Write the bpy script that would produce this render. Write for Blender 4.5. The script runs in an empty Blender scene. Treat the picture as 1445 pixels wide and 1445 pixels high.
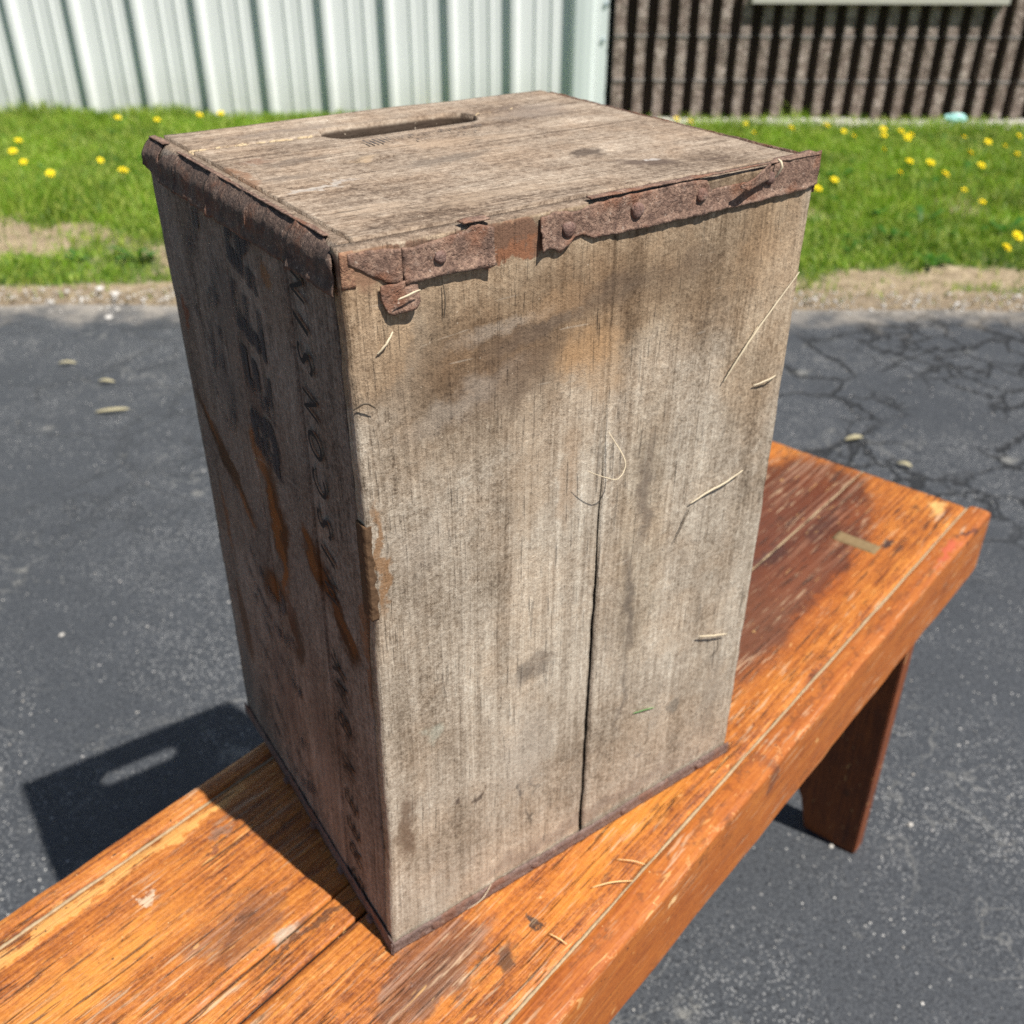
import bpy, bmesh, math, random
import numpy as np
from mathutils import Vector, Matrix
random.seed(7)
RNG = np.random.default_rng(11)
SC = bpy.context.scene
COL = SC.collection

# ------------------------------------------------------------------ camera
CAM = Vector((-0.172286, -0.374805, 0.584385))
PITCH, YAW, ROLL = -0.559794, 0.963828, 0.0041655
cam_d = bpy.data.cameras.new('camera')
cam = bpy.data.objects.new('camera', cam_d); COL.objects.link(cam)
fw = Vector((math.cos(PITCH)*math.cos(YAW), math.cos(PITCH)*math.sin(YAW), math.sin(PITCH)))
rt = fw.cross(Vector((0, 0, 1))).normalized(); up = rt.cross(fw)
r2 = rt*math.cos(ROLL)+up*math.sin(ROLL); u2 = up*math.cos(ROLL)-rt*math.sin(ROLL)
mt = Matrix((r2, u2, -fw)).transposed().to_4x4(); mt.translation = CAM
cam.matrix_world = mt
cam_d.sensor_width = 36; cam_d.lens = 36*1419.8/1445
cam_d.clip_start = 0.02; cam_d.clip_end = 400
cam_d.dof.use_dof = True; cam_d.dof.focus_distance = 0.475; cam_d.dof.aperture_fstop = 11.5
SC.camera = cam
# ------------------------------------------------------------------ world, sun, exposure
SUN_AZ, SUN_EL = math.radians(107.5+180), math.radians(58.1)     # where the sun stands
w = bpy.data.worlds.new('World'); SC.world = w; w.use_nodes = True
wn = w.node_tree; bg = wn.nodes['Background']
sky = wn.nodes.new('ShaderNodeTexSky'); sky.sky_type = 'NISHITA'; sky.sun_disc = False
sky.sun_elevation = SUN_EL; sky.sun_rotation = math.pi/2 - SUN_AZ
sky.air_density = 1.0; sky.dust_density = 0.6; sky.ozone_density = 1.0
wn.links.new(sky.outputs[0], bg.inputs[0]); bg.inputs[1].default_value = 0.05
sun_d = bpy.data.lights.new('sun', 'SUN'); sun = bpy.data.objects.new('sun', sun_d); COL.objects.link(sun)
sun_d.energy = 4.8; sun_d.angle = math.radians(0.53); sun_d.color = (1.0, 0.955, 0.89)
sv = Vector((math.cos(SUN_EL)*math.cos(SUN_AZ), math.cos(SUN_EL)*math.sin(SUN_AZ), math.sin(SUN_EL)))
sun.rotation_euler = sv.to_track_quat('Z', 'Y').to_euler()
SC.view_settings.view_transform = 'Standard'; SC.view_settings.look = 'None'
SC.view_settings.exposure = 0.55; SC.view_settings.gamma = 1.0
SC.view_settings.use_curve_mapping = False
SC.cycles.use_denoising = False
SC.cycles.use_adaptive_sampling = False

# ------------------------------------------------------------------ helpers
def link(o, parent=None):
    COL.objects.link(o)
    if parent: o.parent = parent
    return o
def tag(o, label=None, cat=None, group=None, kind=None):
    if label: o['label'] = label
    if cat: o['category'] = cat
    if group: o['group'] = group
    if kind: o['kind'] = kind
    return o
def empty(name, loc=(0, 0, 0), rotz=0.0):
    o = bpy.data.objects.new(name, None); o.location = loc; o.rotation_euler = (0, 0, rotz)
    o.empty_display_size = 0.05
    return link(o)
TAB = RNG.random((32, 32, 32))
def vnoise(P, s=1.0, seed=0):
    """smooth value noise in -1..1 of an (n,3) array"""
    Q = np.asarray(P, float)*s + seed*7.31 + 100.0
    i = np.floor(Q).astype(int); f = Q-i; f = f*f*(3-2*f)
    a = i % 32; b = (i+1) % 32
    def g(x, y, z): return TAB[x, y, z]
    x0, y0, z0 = a[:, 0], a[:, 1], a[:, 2]; x1, y1, z1 = b[:, 0], b[:, 1], b[:, 2]
    fx, fy, fz = f[:, 0], f[:, 1], f[:, 2]
    c00 = g(x0, y0, z0)*(1-fx)+g(x1, y0, z0)*fx; c10 = g(x0, y1, z0)*(1-fx)+g(x1, y1, z0)*fx
    c01 = g(x0, y0, z1)*(1-fx)+g(x1, y0, z1)*fx; c11 = g(x0, y1, z1)*(1-fx)+g(x1, y1, z1)*fx
    return ((c00*(1-fy)+c10*fy)*(1-fz)+(c01*(1-fy)+c11*fy)*fz)*2-1
def fnoise(P, s=1.0, seed=0, octs=3):
    r = 0; a = 1; t = 0
    for k in range(octs):
        r = r+a*vnoise(P, s*2**k, seed+k*3); t += a; a *= .5
    return r/t
def n1(x, s=1.0, seed=0, octs=3):
    x = np.atleast_1d(np.asarray(x, float))
    return fnoise(np.stack([x, x*0+seed*1.7, x*0], -1), s, seed, octs)
def mesh_np(name, V, F, mat=None, parent=None, attrs=None, smooth=False, mats=None, midx=None):
    me = bpy.data.meshes.new(name)
    V = np.asarray(V, float); 
    if isinstance(F, np.ndarray):
        k = F.shape[1]; nf = len(F)
        me.vertices.add(len(V)); me.vertices.foreach_set('co', V.ravel())
        me.loops.add(nf*k); me.loops.foreach_set('vertex_index', F.astype(np.int32).ravel())
        me.polygons.add(nf); me.polygons.foreach_set('loop_start', np.arange(0, nf*k, k, dtype=np.int32))
        me.update(calc_edges=True)
    else:
        me.from_pydata([tuple(v) for v in V], [], F)
    if attrs:
        for an, A in attrs.items():
            at = me.attributes.new(an, 'FLOAT_VECTOR', 'POINT'); at.data.foreach_set('vector', np.asarray(A, float).ravel())
    if mat: me.materials.append(mat)
    if mats:
        for m in mats: me.materials.append(m)
        me.polygons.foreach_set('material_index', np.asarray(midx, np.int32))
    if smooth: me.polygons.foreach_set('use_smooth', np.ones(len(me.polygons), bool))
    me.validate(); me.update()
    return link(bpy.data.objects.new(name, me), parent)

def slab(us, lo, hi, nv, w0, w1, top=None):
    """ruled slab: u runs along the grain, v from lo(u) to hi(u), w from w0 (face) to w1 (back).
    returns U,V,W arrays and quad faces; top(U,V) is added to the front w."""
    nu = len(us)
    t = np.linspace(0, 1, nv)
    U = np.repeat(us[:, None], nv, 1); V = lo[:, None]*(1-t)+hi[:, None]*t
    W0 = np.full_like(U, w0)
    if top is not None: W0 = W0+top(U.ravel(), V.ravel()).reshape(U.shape)
    W1 = np.full_like(U, w1)
    P = np.concatenate([np.stack([U, V, W0], -1).reshape(-1, 3), np.stack([U, V, W1], -1).reshape(-1, 3)])
    idx = np.arange(nu*nv).reshape(nu, nv); n = nu*nv
    a, b, c, d = idx[:-1, :-1], idx[1:, :-1], idx[1:, 1:], idx[:-1, 1:]
    F = [np.stack([a, b, c, d], -1).reshape(-1, 4), np.stack([a+n, d+n, c+n, b+n], -1).reshape(-1, 4)]
    def rim(e): 
        return np.stack([e[:-1], e[:-1]+n, e[1:]+n, e[1:]], -1)
    F += [rim(idx[:, 0]), rim(idx[::-1, -1]), rim(idx[0, ::-1]), rim(idx[-1, :])]
    return P, np.concatenate(F)

# ------------------------------------------------------------------ shader mini language
class S:
    """a small wrapper so node graphs can be written as expressions"""
    def __init__(s, name):
        s.m = bpy.data.materials.new(name); s.m.use_nodes = True; s.t = s.m.node_tree; s.t.nodes.clear()
        s.out = s.n('ShaderNodeOutputMaterial'); s.b = s.n('ShaderNodeBsdfPrincipled')
        s.t.links.new(s.b.outputs[0], s.out.inputs[0])
    def n(s, t, **k):
        x = s.t.nodes.new(t)
        for a, v in k.items(): setattr(x, a, v)
        return x
    def put(s, sock, v):
        if isinstance(v, bpy.types.NodeSocket): s.t.links.new(v, sock)
        elif v is not None:
            if sock.type == 'RGBA' and len(v) == 3: v = (*v, 1)
            sock.default_value = v
    def ma(s, op, a, b=None, c=None, clamp=False):
        x = s.n('ShaderNodeMath', operation=op, use_clamp=clamp)
        for i, v in enumerate((a, b, c)): s.put(x.inputs[i], v)
        return x.outputs[0]
    def add(s, a, b): return s.ma('ADD', a, b)
    def mul(s, a, b): return s.ma('MULTIPLY', a, b)
    def sub(s, a, b): return s.ma('SUBTRACT', a, b)
    def vm(s, op, a, b=None, sc=None):
        x = s.n('ShaderNodeVectorMath', operation=op); s.put(x.inputs[0], a); s.put(x.inputs[1], b)
        if sc is not None: s.put(x.inputs[3], sc)
        return x.outputs[1] if op in ('LENGTH', 'DISTANCE', 'DOT_PRODUCT') else x.outputs[0]
    def attr(s, nm): return s.n('ShaderNodeAttribute', attribute_name=nm).outputs['Vector']
    def obj(s): return s.n('ShaderNodeTexCoord').outputs['Object']
    def sep(s, v): x = s.n('ShaderNodeSeparateXYZ'); s.put(x.inputs[0], v); return x.outputs
    def comb(s, a=0., b=0., c=0.):
        x = s.n('ShaderNodeCombineXYZ')
        for i, v in enumerate((a, b, c)): s.put(x.inputs[i], v)
        return x.outputs[0]
    def noise(s, v, sc=1., det=2., rough=.5, dist=0., col=False):
        x = s.n('ShaderNodeTexNoise')
        s.put(x.inputs['Vector'], v); s.put(x.inputs['Scale'], sc); s.put(x.inputs['Detail'], det)
        s.put(x.inputs['Roughness'], rough); s.put(x.inputs['Distortion'], dist)
        return x.outputs['Color' if col else 'Fac']
    def vor(s, v, sc=1., feat='F1', rand=1., out='Distance'):
        x = s.n('ShaderNodeTexVoronoi', feature=feat); s.put(x.inputs['Vector'], v); s.put(x.inputs['Scale'], sc)
        s.put(x.inputs['Randomness'], rand); return x.outputs[out]
    def rng(s, v, a, b, c=0., d=1., smooth=True):
        x = s.n('ShaderNodeMapRange', interpolation_type='SMOOTHSTEP' if smooth else 'LINEAR')
        for i, q in zip((0, 1, 2, 3, 4), (v, a, b, c, d)): s.put(x.inputs[i], q)
        return x.outputs[0]
    def mix(s, f, a, b, mode='MIX'):
        x = s.n('ShaderNodeMix', data_type='RGBA', blend_type=mode); x.clamp_factor = True
        s.put(x.inputs[0], f); s.put(x.inputs[6], a); s.put(x.inputs[7], b); return x.outputs[2]
    def ramp(s, f, stops):
        x = s.n('ShaderNodeValToRGB'); e = x.color_ramp.elements
        while len(e) < len(stops): e.new(0.5)
        for q, (p, c) in zip(e, stops): q.position = p; q.color = (*c, 1)
        s.put(x.inputs[0], f); return x.outputs[0]
    def scale(s, v, x, y, z): return s.vm('MULTIPLY', v, (x, y, z))
    def blob(s, v, cx, cy, cz, rx, ry, rz, ang=(0, 0, 0), soft=.5):
        x = s.n('ShaderNodeMapping', vector_type='TEXTURE')
        s.put(x.inputs[0], v); x.inputs[1].default_value = (cx, cy, cz); x.inputs[2].default_value = ang
        x.inputs[3].default_value = (rx, ry, rz)
        return s.rng(s.vm('LENGTH', x.outputs[0]), 1.0, 1.0-soft, 0., 1.)
    def bump(s, h, dist=.001, strength=1., normal=None):
        x = s.n('ShaderNodeBump'); s.put(x.inputs['Height'], h); x.inputs['Distance'].default_value = dist
        s.put(x.inputs['Strength'], strength)
        if normal is not None: s.put(x.inputs['Normal'], normal)
        return x.outputs[0]
    def fin(s, col, rough=.8, bump=None, spec=None, **k):
        s.put(s.b.inputs['Base Color'], col); s.put(s.b.inputs['Roughness'], rough)
        if bump is not None: s.put(s.b.inputs['Normal'], bump)
        if spec is not None: s.put(s.b.inputs['Specular IOR Level'], spec)
        for a, v in k.items(): s.put(s.b.inputs[a.replace('_', ' ')], v)
        return s.m

# ------------------------------------------------------------------ materials: crate wood
def stain(s, col, vec, spots, nz):
    """spots: (centre, radii, angle, softness, colour, strength); nz breaks up the edges of every stain"""
    for c, r, a, soft, rgb, k in spots:
        f = s.blob(vec, *c, *r, a, soft)
        f = s.mul(s.rng(s.mul(f, nz), .10, .95, smooth=False), k)
        col = s.mix(f, col, rgb)
    return col

def crate_wood(name, ramp, spots=(), tint=None, ring=1.0, fuzz=1.0, multi=(), darkening=0, knots=()):
    s = S(name)
    nom = s.attr('nom'); gr = s.attr('gr')            # gr: (across, along, depth), nom: place on the crate
    wob = s.vm('SCALE', s.vm('SUBTRACT', s.noise(s.scale(gr, 14, 3.2, 14), 1, 2, .5, 0, True), (.5, .5, .5)), None, .012)
    g = s.vm('ADD', gr, wob)
    ringn = s.noise(s.scale(g, 300, 2.2, 120), 1, 2, .55)
    fibre = s.noise(s.scale(g, 760, 16, 500), 1, 3, .7)
    broad = s.noise(s.scale(g, 55, 3.2, 40), 1, 3, .55)
    patch = s.noise(s.scale(g, 26, 11, 26), 1, 5, .68)
    big = s.noise(s.vm('ADD', nom, (.31, .7, .13)), 7.5, 3, .6)
    grit = s.noise(nom, 480, 4, .85)
    fuzz_ = s.noise(s.scale(nom, 1, 1, 1), 190, 4, .8)
    where = s.rng(patch, .42, .60)
    pore = s.mul(s.rng(s.noise(s.scale(g, 900, 42, 800), 1, 2, .6), .60, .72), where)
    dash = s.mul(s.rng(s.noise(s.scale(g, 430, 24, 300), 1, 1, .5), .66, .74), s.rng(big, .45, .6))
    v = s.add(s.mul(s.sub(ringn, .5), s.rng(big, .35, .65, .25*ring, .80*ring)), s.mul(s.sub(fibre, .5), .55))
    v = s.add(v, s.mul(s.sub(broad, .5), .40)); v = s.add(v, s.mul(s.sub(patch, .5), .95)); v = s.add(v, s.mul(s.sub(big, .5), .7))
    v = s.add(v, s.mul(s.sub(fuzz_, .5), 1.0*fuzz))
    v = s.add(s.add(v, s.mul(s.sub(grit, .5), 1.15*fuzz)), .5)
    col = s.ramp(v, ramp)
    hue = s.rng(s.noise(s.vm('ADD', nom, (1.3, .2, .9)), 19, 4, .7), .40, .66)
    col = s.mix(s.mul(hue, .40), col, (.98, .84, .71), 'MULTIPLY')
    vec = s.vm('ADD', nom, s.vm('SCALE', s.vm('SUBTRACT', s.noise(nom, 55, 4, .65, 0, True), (.5, .5, .5)), None, .030))
    vec = s.vm('ADD', vec, s.vm('SCALE', s.vm('SUBTRACT', s.noise(nom, 9, 2, .6, 0, True), (.5, .5, .5)), None, .02))
    nz = s.add(-.55, s.add(s.mul(fibre, .8), s.add(s.mul(ringn, .5), s.add(s.mul(fuzz_, 1.1), s.mul(grit, .9)))))
    for c, r, a, soft, rgb, k in multi:                                   # tinted: keeps the grain
        f = s.blob(vec, *c, *r, a, soft)
        col = s.mix(s.mul(s.rng(s.mul(f, s.add(nz, .2)), .0, .85), k), col, rgb, 'MULTIPLY')
    col = stain(s, col, vec, spots, nz)
    inner = s.mul(s.rng(s.sep(nom)[2], .4562, .4535), float(darkening)) if darkening else None  # end boards darken with depth below the top face
    if darkening: col = s.mix(inner, col, (.035, .022, .014))
    if name.startswith('weathered_front'):
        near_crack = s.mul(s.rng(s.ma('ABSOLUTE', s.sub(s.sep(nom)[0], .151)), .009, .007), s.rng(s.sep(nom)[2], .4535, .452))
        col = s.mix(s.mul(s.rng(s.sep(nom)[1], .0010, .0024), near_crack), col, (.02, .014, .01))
    if not darkening:                                                           # sawn end grain along the top
        eg = s.ramp(s.add(s.mul(grit, .5), s.mul(s.noise(nom, 170, 4, .8), .5)), [(.34, (.05, .034, .024)), (.5, (.24, .175, .125)), (.68, (.46, .37, .28))])
        col = s.mix(s.rng(s.sep(nom)[2], .4546, .4556), col, eg)
    # dirt crumbs, checks, pale fibres
    col = s.mix(s.mul(pore, .45), col, (.08, .056, .038))
    col = s.mix(s.mul(dash, .35), col, (.06, .043, .032))
    crumbs = s.rng(s.noise(nom, 300, 2, .6), .70, .76)
    col = s.mix(s.mul(crumbs, .8), col, (.05, .035, .025))
    pale = s.rng(s.noise(s.vm('ADD', nom, (3.3, 1.7, 5.1)), 380, 2, .6), .70, .77)
    col = s.mix(s.mul(pale, .7), col, (.60, .50, .38))
    scr = s.rng(s.noise(s.scale(s.vm('ADD', gr, (2, 3, 1)), 26, 260, 1), 1, 1, .5, .6), .735, .76)
    col = s.mix(s.mul(scr, .25), col, (.5, .44, .36))
    h = s.add(s.mul(ringn, 1.3), s.add(s.mul(fibre, .9), s.mul(grit, .8)))
    h = s.sub(h, s.add(s.mul(pore, .6), s.mul(dash, .9)))
    nb = s.bump(h, .0008, .95)
    nb = s.bump(s.add(s.noise(nom, 38, 3, .6), s.mul(fuzz_, .5)), .0022, .55, nb)
    return s.fin(col, .88, nb, .25)

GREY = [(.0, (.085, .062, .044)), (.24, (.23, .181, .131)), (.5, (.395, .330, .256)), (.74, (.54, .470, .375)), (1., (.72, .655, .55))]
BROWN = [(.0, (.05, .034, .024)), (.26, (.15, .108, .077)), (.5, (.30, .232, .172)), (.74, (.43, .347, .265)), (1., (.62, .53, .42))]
SIDE_SHADED = [(.0, (.045, .036, .030)), (.26, (.12, .096, .078)), (.5, (.225, .187, .153)), (.74, (.32, .275, .23)), (1., (.46, .40, .34))]  # darker than the front boards: shade of the left face put into the colour
Z = (0, 0, 0)
def fs(x, z, rx, rz, a=0., soft=.8, rgb=(.1, .07, .05), k=.7):    # a spot on the front face
    return ((x, 0, z), (rx, .1, rz), (0, -math.radians(a), 0), soft, rgb, k)
front_spots = [
    fs(.15, .408, .060, .016, 4, 1., (.095, .070, .054), .45), fs(.10, .398, .050, .010, 8, .9, (.10, .075, .06), .5),
    fs(.205, .412, .030, .014, 10, .9, (.12, .085, .06), .4),
    fs(.085, .375, .055, .026, 12, .95, (.135, .098, .075), .38),
    fs(.065, .446, .085, .0085, 0, .35, (.20, .105, .065), .95), fs(.012, .447, .014, .012, 0, .5, (.30, .18, .11), .6),
    fs(.088, .447, .020, .010, 0, .4, (.26, .115, .06), .9),
    fs(.15, .45, .16, .006, 0, .4, (.13, .09, .065), .6),
    fs(.177, .20, .008, .08, 3, 1., (.12, .095, .075), .7), fs(.186, .275, .010, .06, -3, 1., (.12, .09, .07), .65), fs(.180, .12, .005, .05, 0, 1., (.13, .105, .085), .5),
    fs(.105, .185, .018, .012, 10, .6, (.13, .105, .085), .55), fs(.095, .18, .008, .010, 0, .6, (.1, .08, .065), .4),
    fs(.232, .085, .008, .013, -10, .8, (.15, .14, .12), .55), fs(.205, .055, .006, .006, 0, .8, (.13, .1, .08), .5),
    fs(.05, .105, .004, .004, 0, .6, (.09, .065, .05), .8), fs(.065, .102, .005, .004, 20, .6, (.09, .065, .05), .8),
    fs(.098, .085, .003, .006, 0, .6, (.09, .07, .055), .8), fs(.106, .058, .0022, .014, 0, .6, (.10, .08, .06), .7),
    fs(.106, .083, .0022, .012, 0, .6, (.10, .08, .06), .6),
    fs(.012, .105, .010, .040, 0, .8, (.13, .08, .05), .75), fs(.006, .30, .005, .045, 0, .7, (.25, .13, .055), .8),
    fs(.15, .022, .15, .012, 0, .8, (.2, .15, .12), .45), fs(.27, .08, .014, .08, 0, .9, (.2, .165, .13), .35),
    fs(.03, .03, .03, .03, 0, .8, (.36, .31, .245), .45), fs(.10, .12, .035, .06, 0, .9, (.50, .45, .38), .35),
    fs(.055, .372, .055, .013, 17, 1., (.50, .44, .37), .26), fs(.03, .30, .03, .03, 10, 1., (.50, .44, .37), .22),
    fs(.082, .405, .045, .007, 10, 1., (.52, .46, .39), .28), fs(.1, .315, .02, .05, 0, .9, (.36, .26, .17), .4),
    fs(.128, .305, .008, .05, 0, .9, (.34, .22, .13), .45), fs(.15, .365, .018, .035, 0, .9, (.42, .27, .15), .5),
    fs(.135, .378, .03, .022, 5, .9, (.46, .27, .13), .55), fs(.12, .41, .035, .010, 0, .8, (.38, .23, .12), .35),
    fs(.03, .172, .012, .012, 0, .8, (.40, .44, .36), .35),
]
front_multi = [fs(.11, .40, .16, .045, 6, 1., (.60, .52, .45), .75), fs(.15, .43, .20, .10, 0, .9, (.76, .66, .55), .9), fs(.27, .38, .05, .12, 0, .9, (.92, .82, .70), .7),
    fs(.07, .37, .08, .05, 10, .9, (.80, .73, .66), .7), fs(.185, .24, .03, .14, 0, .9, (.80, .76, .70), .6),
    fs(.01, .42, .03, .05, 0, .8, (.95, .80, .64), .7)]
M_front = crate_wood('weathered_front_wood', GREY, front_spots, multi=front_multi)

def ls(y, z, ry, rz, a=0., soft=.8, rgb=(.1, .07, .05), k=.7):    # a spot on the left face (y, z)
    return ((0, y, z), (.1, ry, rz), (math.radians(a), 0, 0), soft, rgb, k)
OR = (.24, .095, .022)
left_spots = [ls(.12, .262, .020, .055, -4, .6, (.10, .042, .012), 1.), ls(.135, .30, .014, .02, 0, .7, OR, .8), ls(.125, .262, .010, .042, -4, .6, OR, .9), ls(.065, .262, .018, .035, -30, .6, (.10, .042, .014), 1.), ls(.04, .236, .014, .03, -35, .6, (.07, .032, .012), 1.), ls(.14, .20, .03, .02, -20, .7, (.09, .042, .016), .9), ls(.11, .175, .010, .03, 0, .7, (.06, .035, .018), .8), ls(.215, .272, .010, .05, -50, .6, (.07, .035, .014), .95), ls(.118, .225, .007, .03, 6, .6, OR, .85),
    ls(.19, .262, .008, .050, -52, .6, (.09, .045, .018), .95), ls(.222, .283, .005, .02, -50, .6, OR, .5), ls(.175, .243, .005, .022, -55, .6, OR, .7),
    ls(.072, .268, .008, .024, -10, .7, OR, .65), ls(.055, .25, .008, .025, -40, .6, (.16, .065, .02), .85), ls(.035, .235, .007, .02, -40, .6, (.17, .07, .02), .8),
    ls(.012, .25, .008, .03, 0, .6, OR, .6), ls(.012, .215, .005, .02, 0, .6, OR, .5),
    ls(.225, .12, .012, .045, -8, .6, (.11, .06, .03), .8), ls(.225, .21, .006, .04, 0, .7, OR, .5),
    ls(.115, .185, .006, .03, -10, .7, (.11, .055, .03), .7), ls(.135, .2, .02, .012, 0, .7, OR, .5),
    ls(.235, .355, .003, .016, -16, .5, (.2, .07, .03), .8), ls(.085, .422, .006, .012, 0, .6, (.26, .12, .035), .6),
    ls(.155, .385, .03, .05, 0, .9, (.10, .085, .075), .5), ls(.17, .33, .03, .04, -20, .9, (.085, .075, .07), .5),
    ls(.13, .345, .012, .06, 0, .8, (.12, .075, .055), .5), ls(.24, .05, .012, .05, 0, .8, (.16, .16, .15), .5),
    ls(.15, .1, .05, .05, 0, .9, (.14, .105, .09), .4), ls(.09, .1, .02, .09, 0, .9, (.20, .15, .12), .5),
    ls(.06, .055, .02, .02, 0, .9, (.15, .12, .10), .5)]
M_side = crate_wood('weathered_shaded_side_wood', SIDE_SHADED, left_spots)

def ts(x, y, rx, ry, a=0., soft=.8, rgb=(.1, .07, .05), k=.7):
    return ((x, y, .457), (rx, ry, .05), (0, 0, math.radians(a)), soft, rgb, k)
top_spots = [ts(.19, .075, .020, .010, 10, .8, (.08, .058, .045), .85), ts(.205, .045, .028, .009, -25, .8, (.09, .062, .048), .8),
    ts(.21, .047, .006, .005, 0, .5, (.55, .5, .45), .7), ts(.245, .028, .015, .005, -10, .7, (.1, .07, .055), .7),
    ts(.12, .11, .05, .012, 8, .9, (.13, .105, .085), .55), ts(.05, .15, .035, .010, 4, .8, (.11, .085, .068), .6),
    ts(.03, .118, .02, .008, 0, .8, (.12, .09, .07), .55), ts(.04, .095, .03, .004, 6, .7, (.5, .46, .41), .6),
    ts(.14, .145, .08, .012, -12, .9, (.42, .31, .215), .5), ts(.04, .045, .03, .012, 0, .9, (.46, .35, .25), .5),
    ts(.1, .035, .08, .014, 0, .9, (.36, .27, .19), .45), ts(.235, .19, .05, .035, 20, .9, (.2, .17, .15), .45),
    ts(.07, .225, .06, .012, 0, .9, (.2, .165, .14), .4), ts(.01, .13, .009, .03, 0, .7, (.25, .12, .06), .6),
    ts(.03, .16, .012, .008, 0, .8, (.22, .12, .08), .5), ts(.08, .133, .016, .008, 0, .8, (.45, .33, .21), .5)]
M_top = crate_wood('weathered_top_wood', BROWN, top_spots+[ts(.186, .205, .016, .012, 0, .6, (.03, .02, .014), .9)], ring=.8, darkening=.95)

def plain_wood(name, a, b, sc=500):
    s = S(name); o = s.attr('nom')
    n = s.noise(o, sc, 4, .7); return s.fin(s.mix(n, a, b), .9, s.bump(n, .0008, .8), .2)
M_splinter = plain_wood('fresh_splintered_wood', (.30, .20, .10), (.68, .56, .38), 420)
M_inner = plain_wood('inside_wood', (.16, .11, .075), (.32, .235, .165), 200)

def rust(name, a, b, c, bdist=.0006):
    s = S(name); o = s.attr('nom')
    n = s.noise(o, 130, 5, .75); m = s.noise(o, 520, 4, .75); q = s.noise(o, 40, 3, .6)
    col = s.ramp(s.add(s.mul(n, .6), s.mul(m, .4)), [(.3, a), (.48, b), (.66, c)])
    col = s.mix(s.mul(s.rng(q, .5, .66), .55), col, (.22, .085, .04))
    col = s.mix(s.mul(s.rng(s.noise(o, 230, 3, .7), .58, .66), .5), col, (.30, .21, .16))
    col = s.mix(s.mul(s.rng(s.noise(o, 700, 2, .7), .62, .7), .7), col, (.04, .027, .022))
    h = s.add(n, s.mul(m, .6))
    crk = s.rng(s.vor(s.vm('ADD', o, s.vm('SCALE', s.noise(o, 200, 3, .7, 0, True), None, .004)), 130, 'DISTANCE_TO_EDGE'), .05, .0)
    gate = s.rng(s.noise(o, 70, 2, .5), .5, .62); crk = s.mul(crk, gate); col = s.mix(s.mul(crk, .15), col, (.03, .02, .016))
    pl = s.rng(s.noise(s.vm('ADD', o, (2, 5, 1)), 480, 2, .6), .66, .74); col = s.mix(s.mul(pl, .6), col, (.50, .40, .32))
    h = s.sub(h, s.mul(crk, .2))
    return s.fin(col, s.rng(m, .3, .7, .62, .9), s.bump(h, bdist*2.0, 1.), .35)
M_rust = rust('rusty_strap_metal', (.055, .032, .024), (.18, .108, .078), (.38, .25, .18))
M_rust_dark = rust('dark_brown_strap_metal', (.035, .022, .018), (.10, .066, .052), (.20, .135, .10))
M_rust_low = rust('mauve_rusty_strap_metal', (.075, .05, .043), (.17, .115, .098), (.27, .19, .16))
M_nail = rust('rusty_nail', (.08, .045, .035), (.17, .10, .08), (.26, .17, .14))
def ink(name, col, lo, hi, scale=260):
    s = S(name); g = s.attr('nom')
    f = s.noise(s.scale(g, scale, scale, scale*.12), 1, 3, .7); f2 = s.noise(g, 60, 2, .6)
    a = s.rng(s.add(s.mul(f, .6), s.mul(f2, .4)), lo, hi)
    tr = s.n('ShaderNodeBsdfTransparent'); mx = s.n('ShaderNodeMixShader')
    s.put(mx.inputs[0], a); s.t.links.new(tr.outputs[0], mx.inputs[1]); s.t.links.new(s.b.outputs[0], mx.inputs[2])
    s.t.links.new(mx.outputs[0], s.out.inputs[0])
    return s.fin(col, .85)
M_ink = ink('black_stencil_ink', (.012, .011, .012), .20, .34)
M_ink_block = ink('faded_black_block_ink', (.045, .043, .047), .37, .60)
M_ink_faint = ink('very_faded_ink', (.075, .07, .072), .44, .66)

# ------------------------------------------------------------------ crate
CW, CD, CH = .2955, .2525, .457
CORN = {(0, 0, 0): (-.0069, -.0056, 0), (1, 0, 0): (.2944, .0009, 0), (0, 1, 0): (.0011, .2544, 0), (1, 1, 0): (.2935, .2525, 0),
        (0, 0, 1): (-.0003, -.0020, CH), (1, 0, 1): (.2955, .0030, CH), (0, 1, 1): (.0003, .2520, CH), (1, 1, 1): (.2936, .2511, CH)}
def crate_warp(P):
    """a worn crate is not a true box: nominal box coordinates -> the leaning, slightly sprung shape"""
    P = np.asarray(P, float); x, y, z = P[:, 0]/CW, P[:, 1]/CD, P[:, 2]/CH
    R = np.zeros_like(P)
    for (i, j, k), c in CORN.items():
        wt = (x if i else 1-x)*(y if j else 1-y)*(z if k else 1-z)
        R += wt[:, None]*np.array(c)
    zz = np.clip(z, 0, 1)
    R[:, 1] -= .0075*np.sin(np.pi*zz)*np.clip(y, 0, 1)**2*np.clip(1-x*1.2, 0, 1)
    R[:, 0] += .0035*np.sin(np.pi*zz)*np.clip(1-y*1.6, 0, 1)*np.clip(1-x*3, 0, 1)   # near edge bellies a little
    return R
crate = empty('wooden_crate')
tag(crate, 'tall weathered wooden crate with rusty metal edge straps standing on the orange bench', 'crate')
AX = {'front': (0, 2, 1), 'left': (1, 2, 0), 'top': (1, 0, 2)}       # nominal axes of (across, along, depth)
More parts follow.
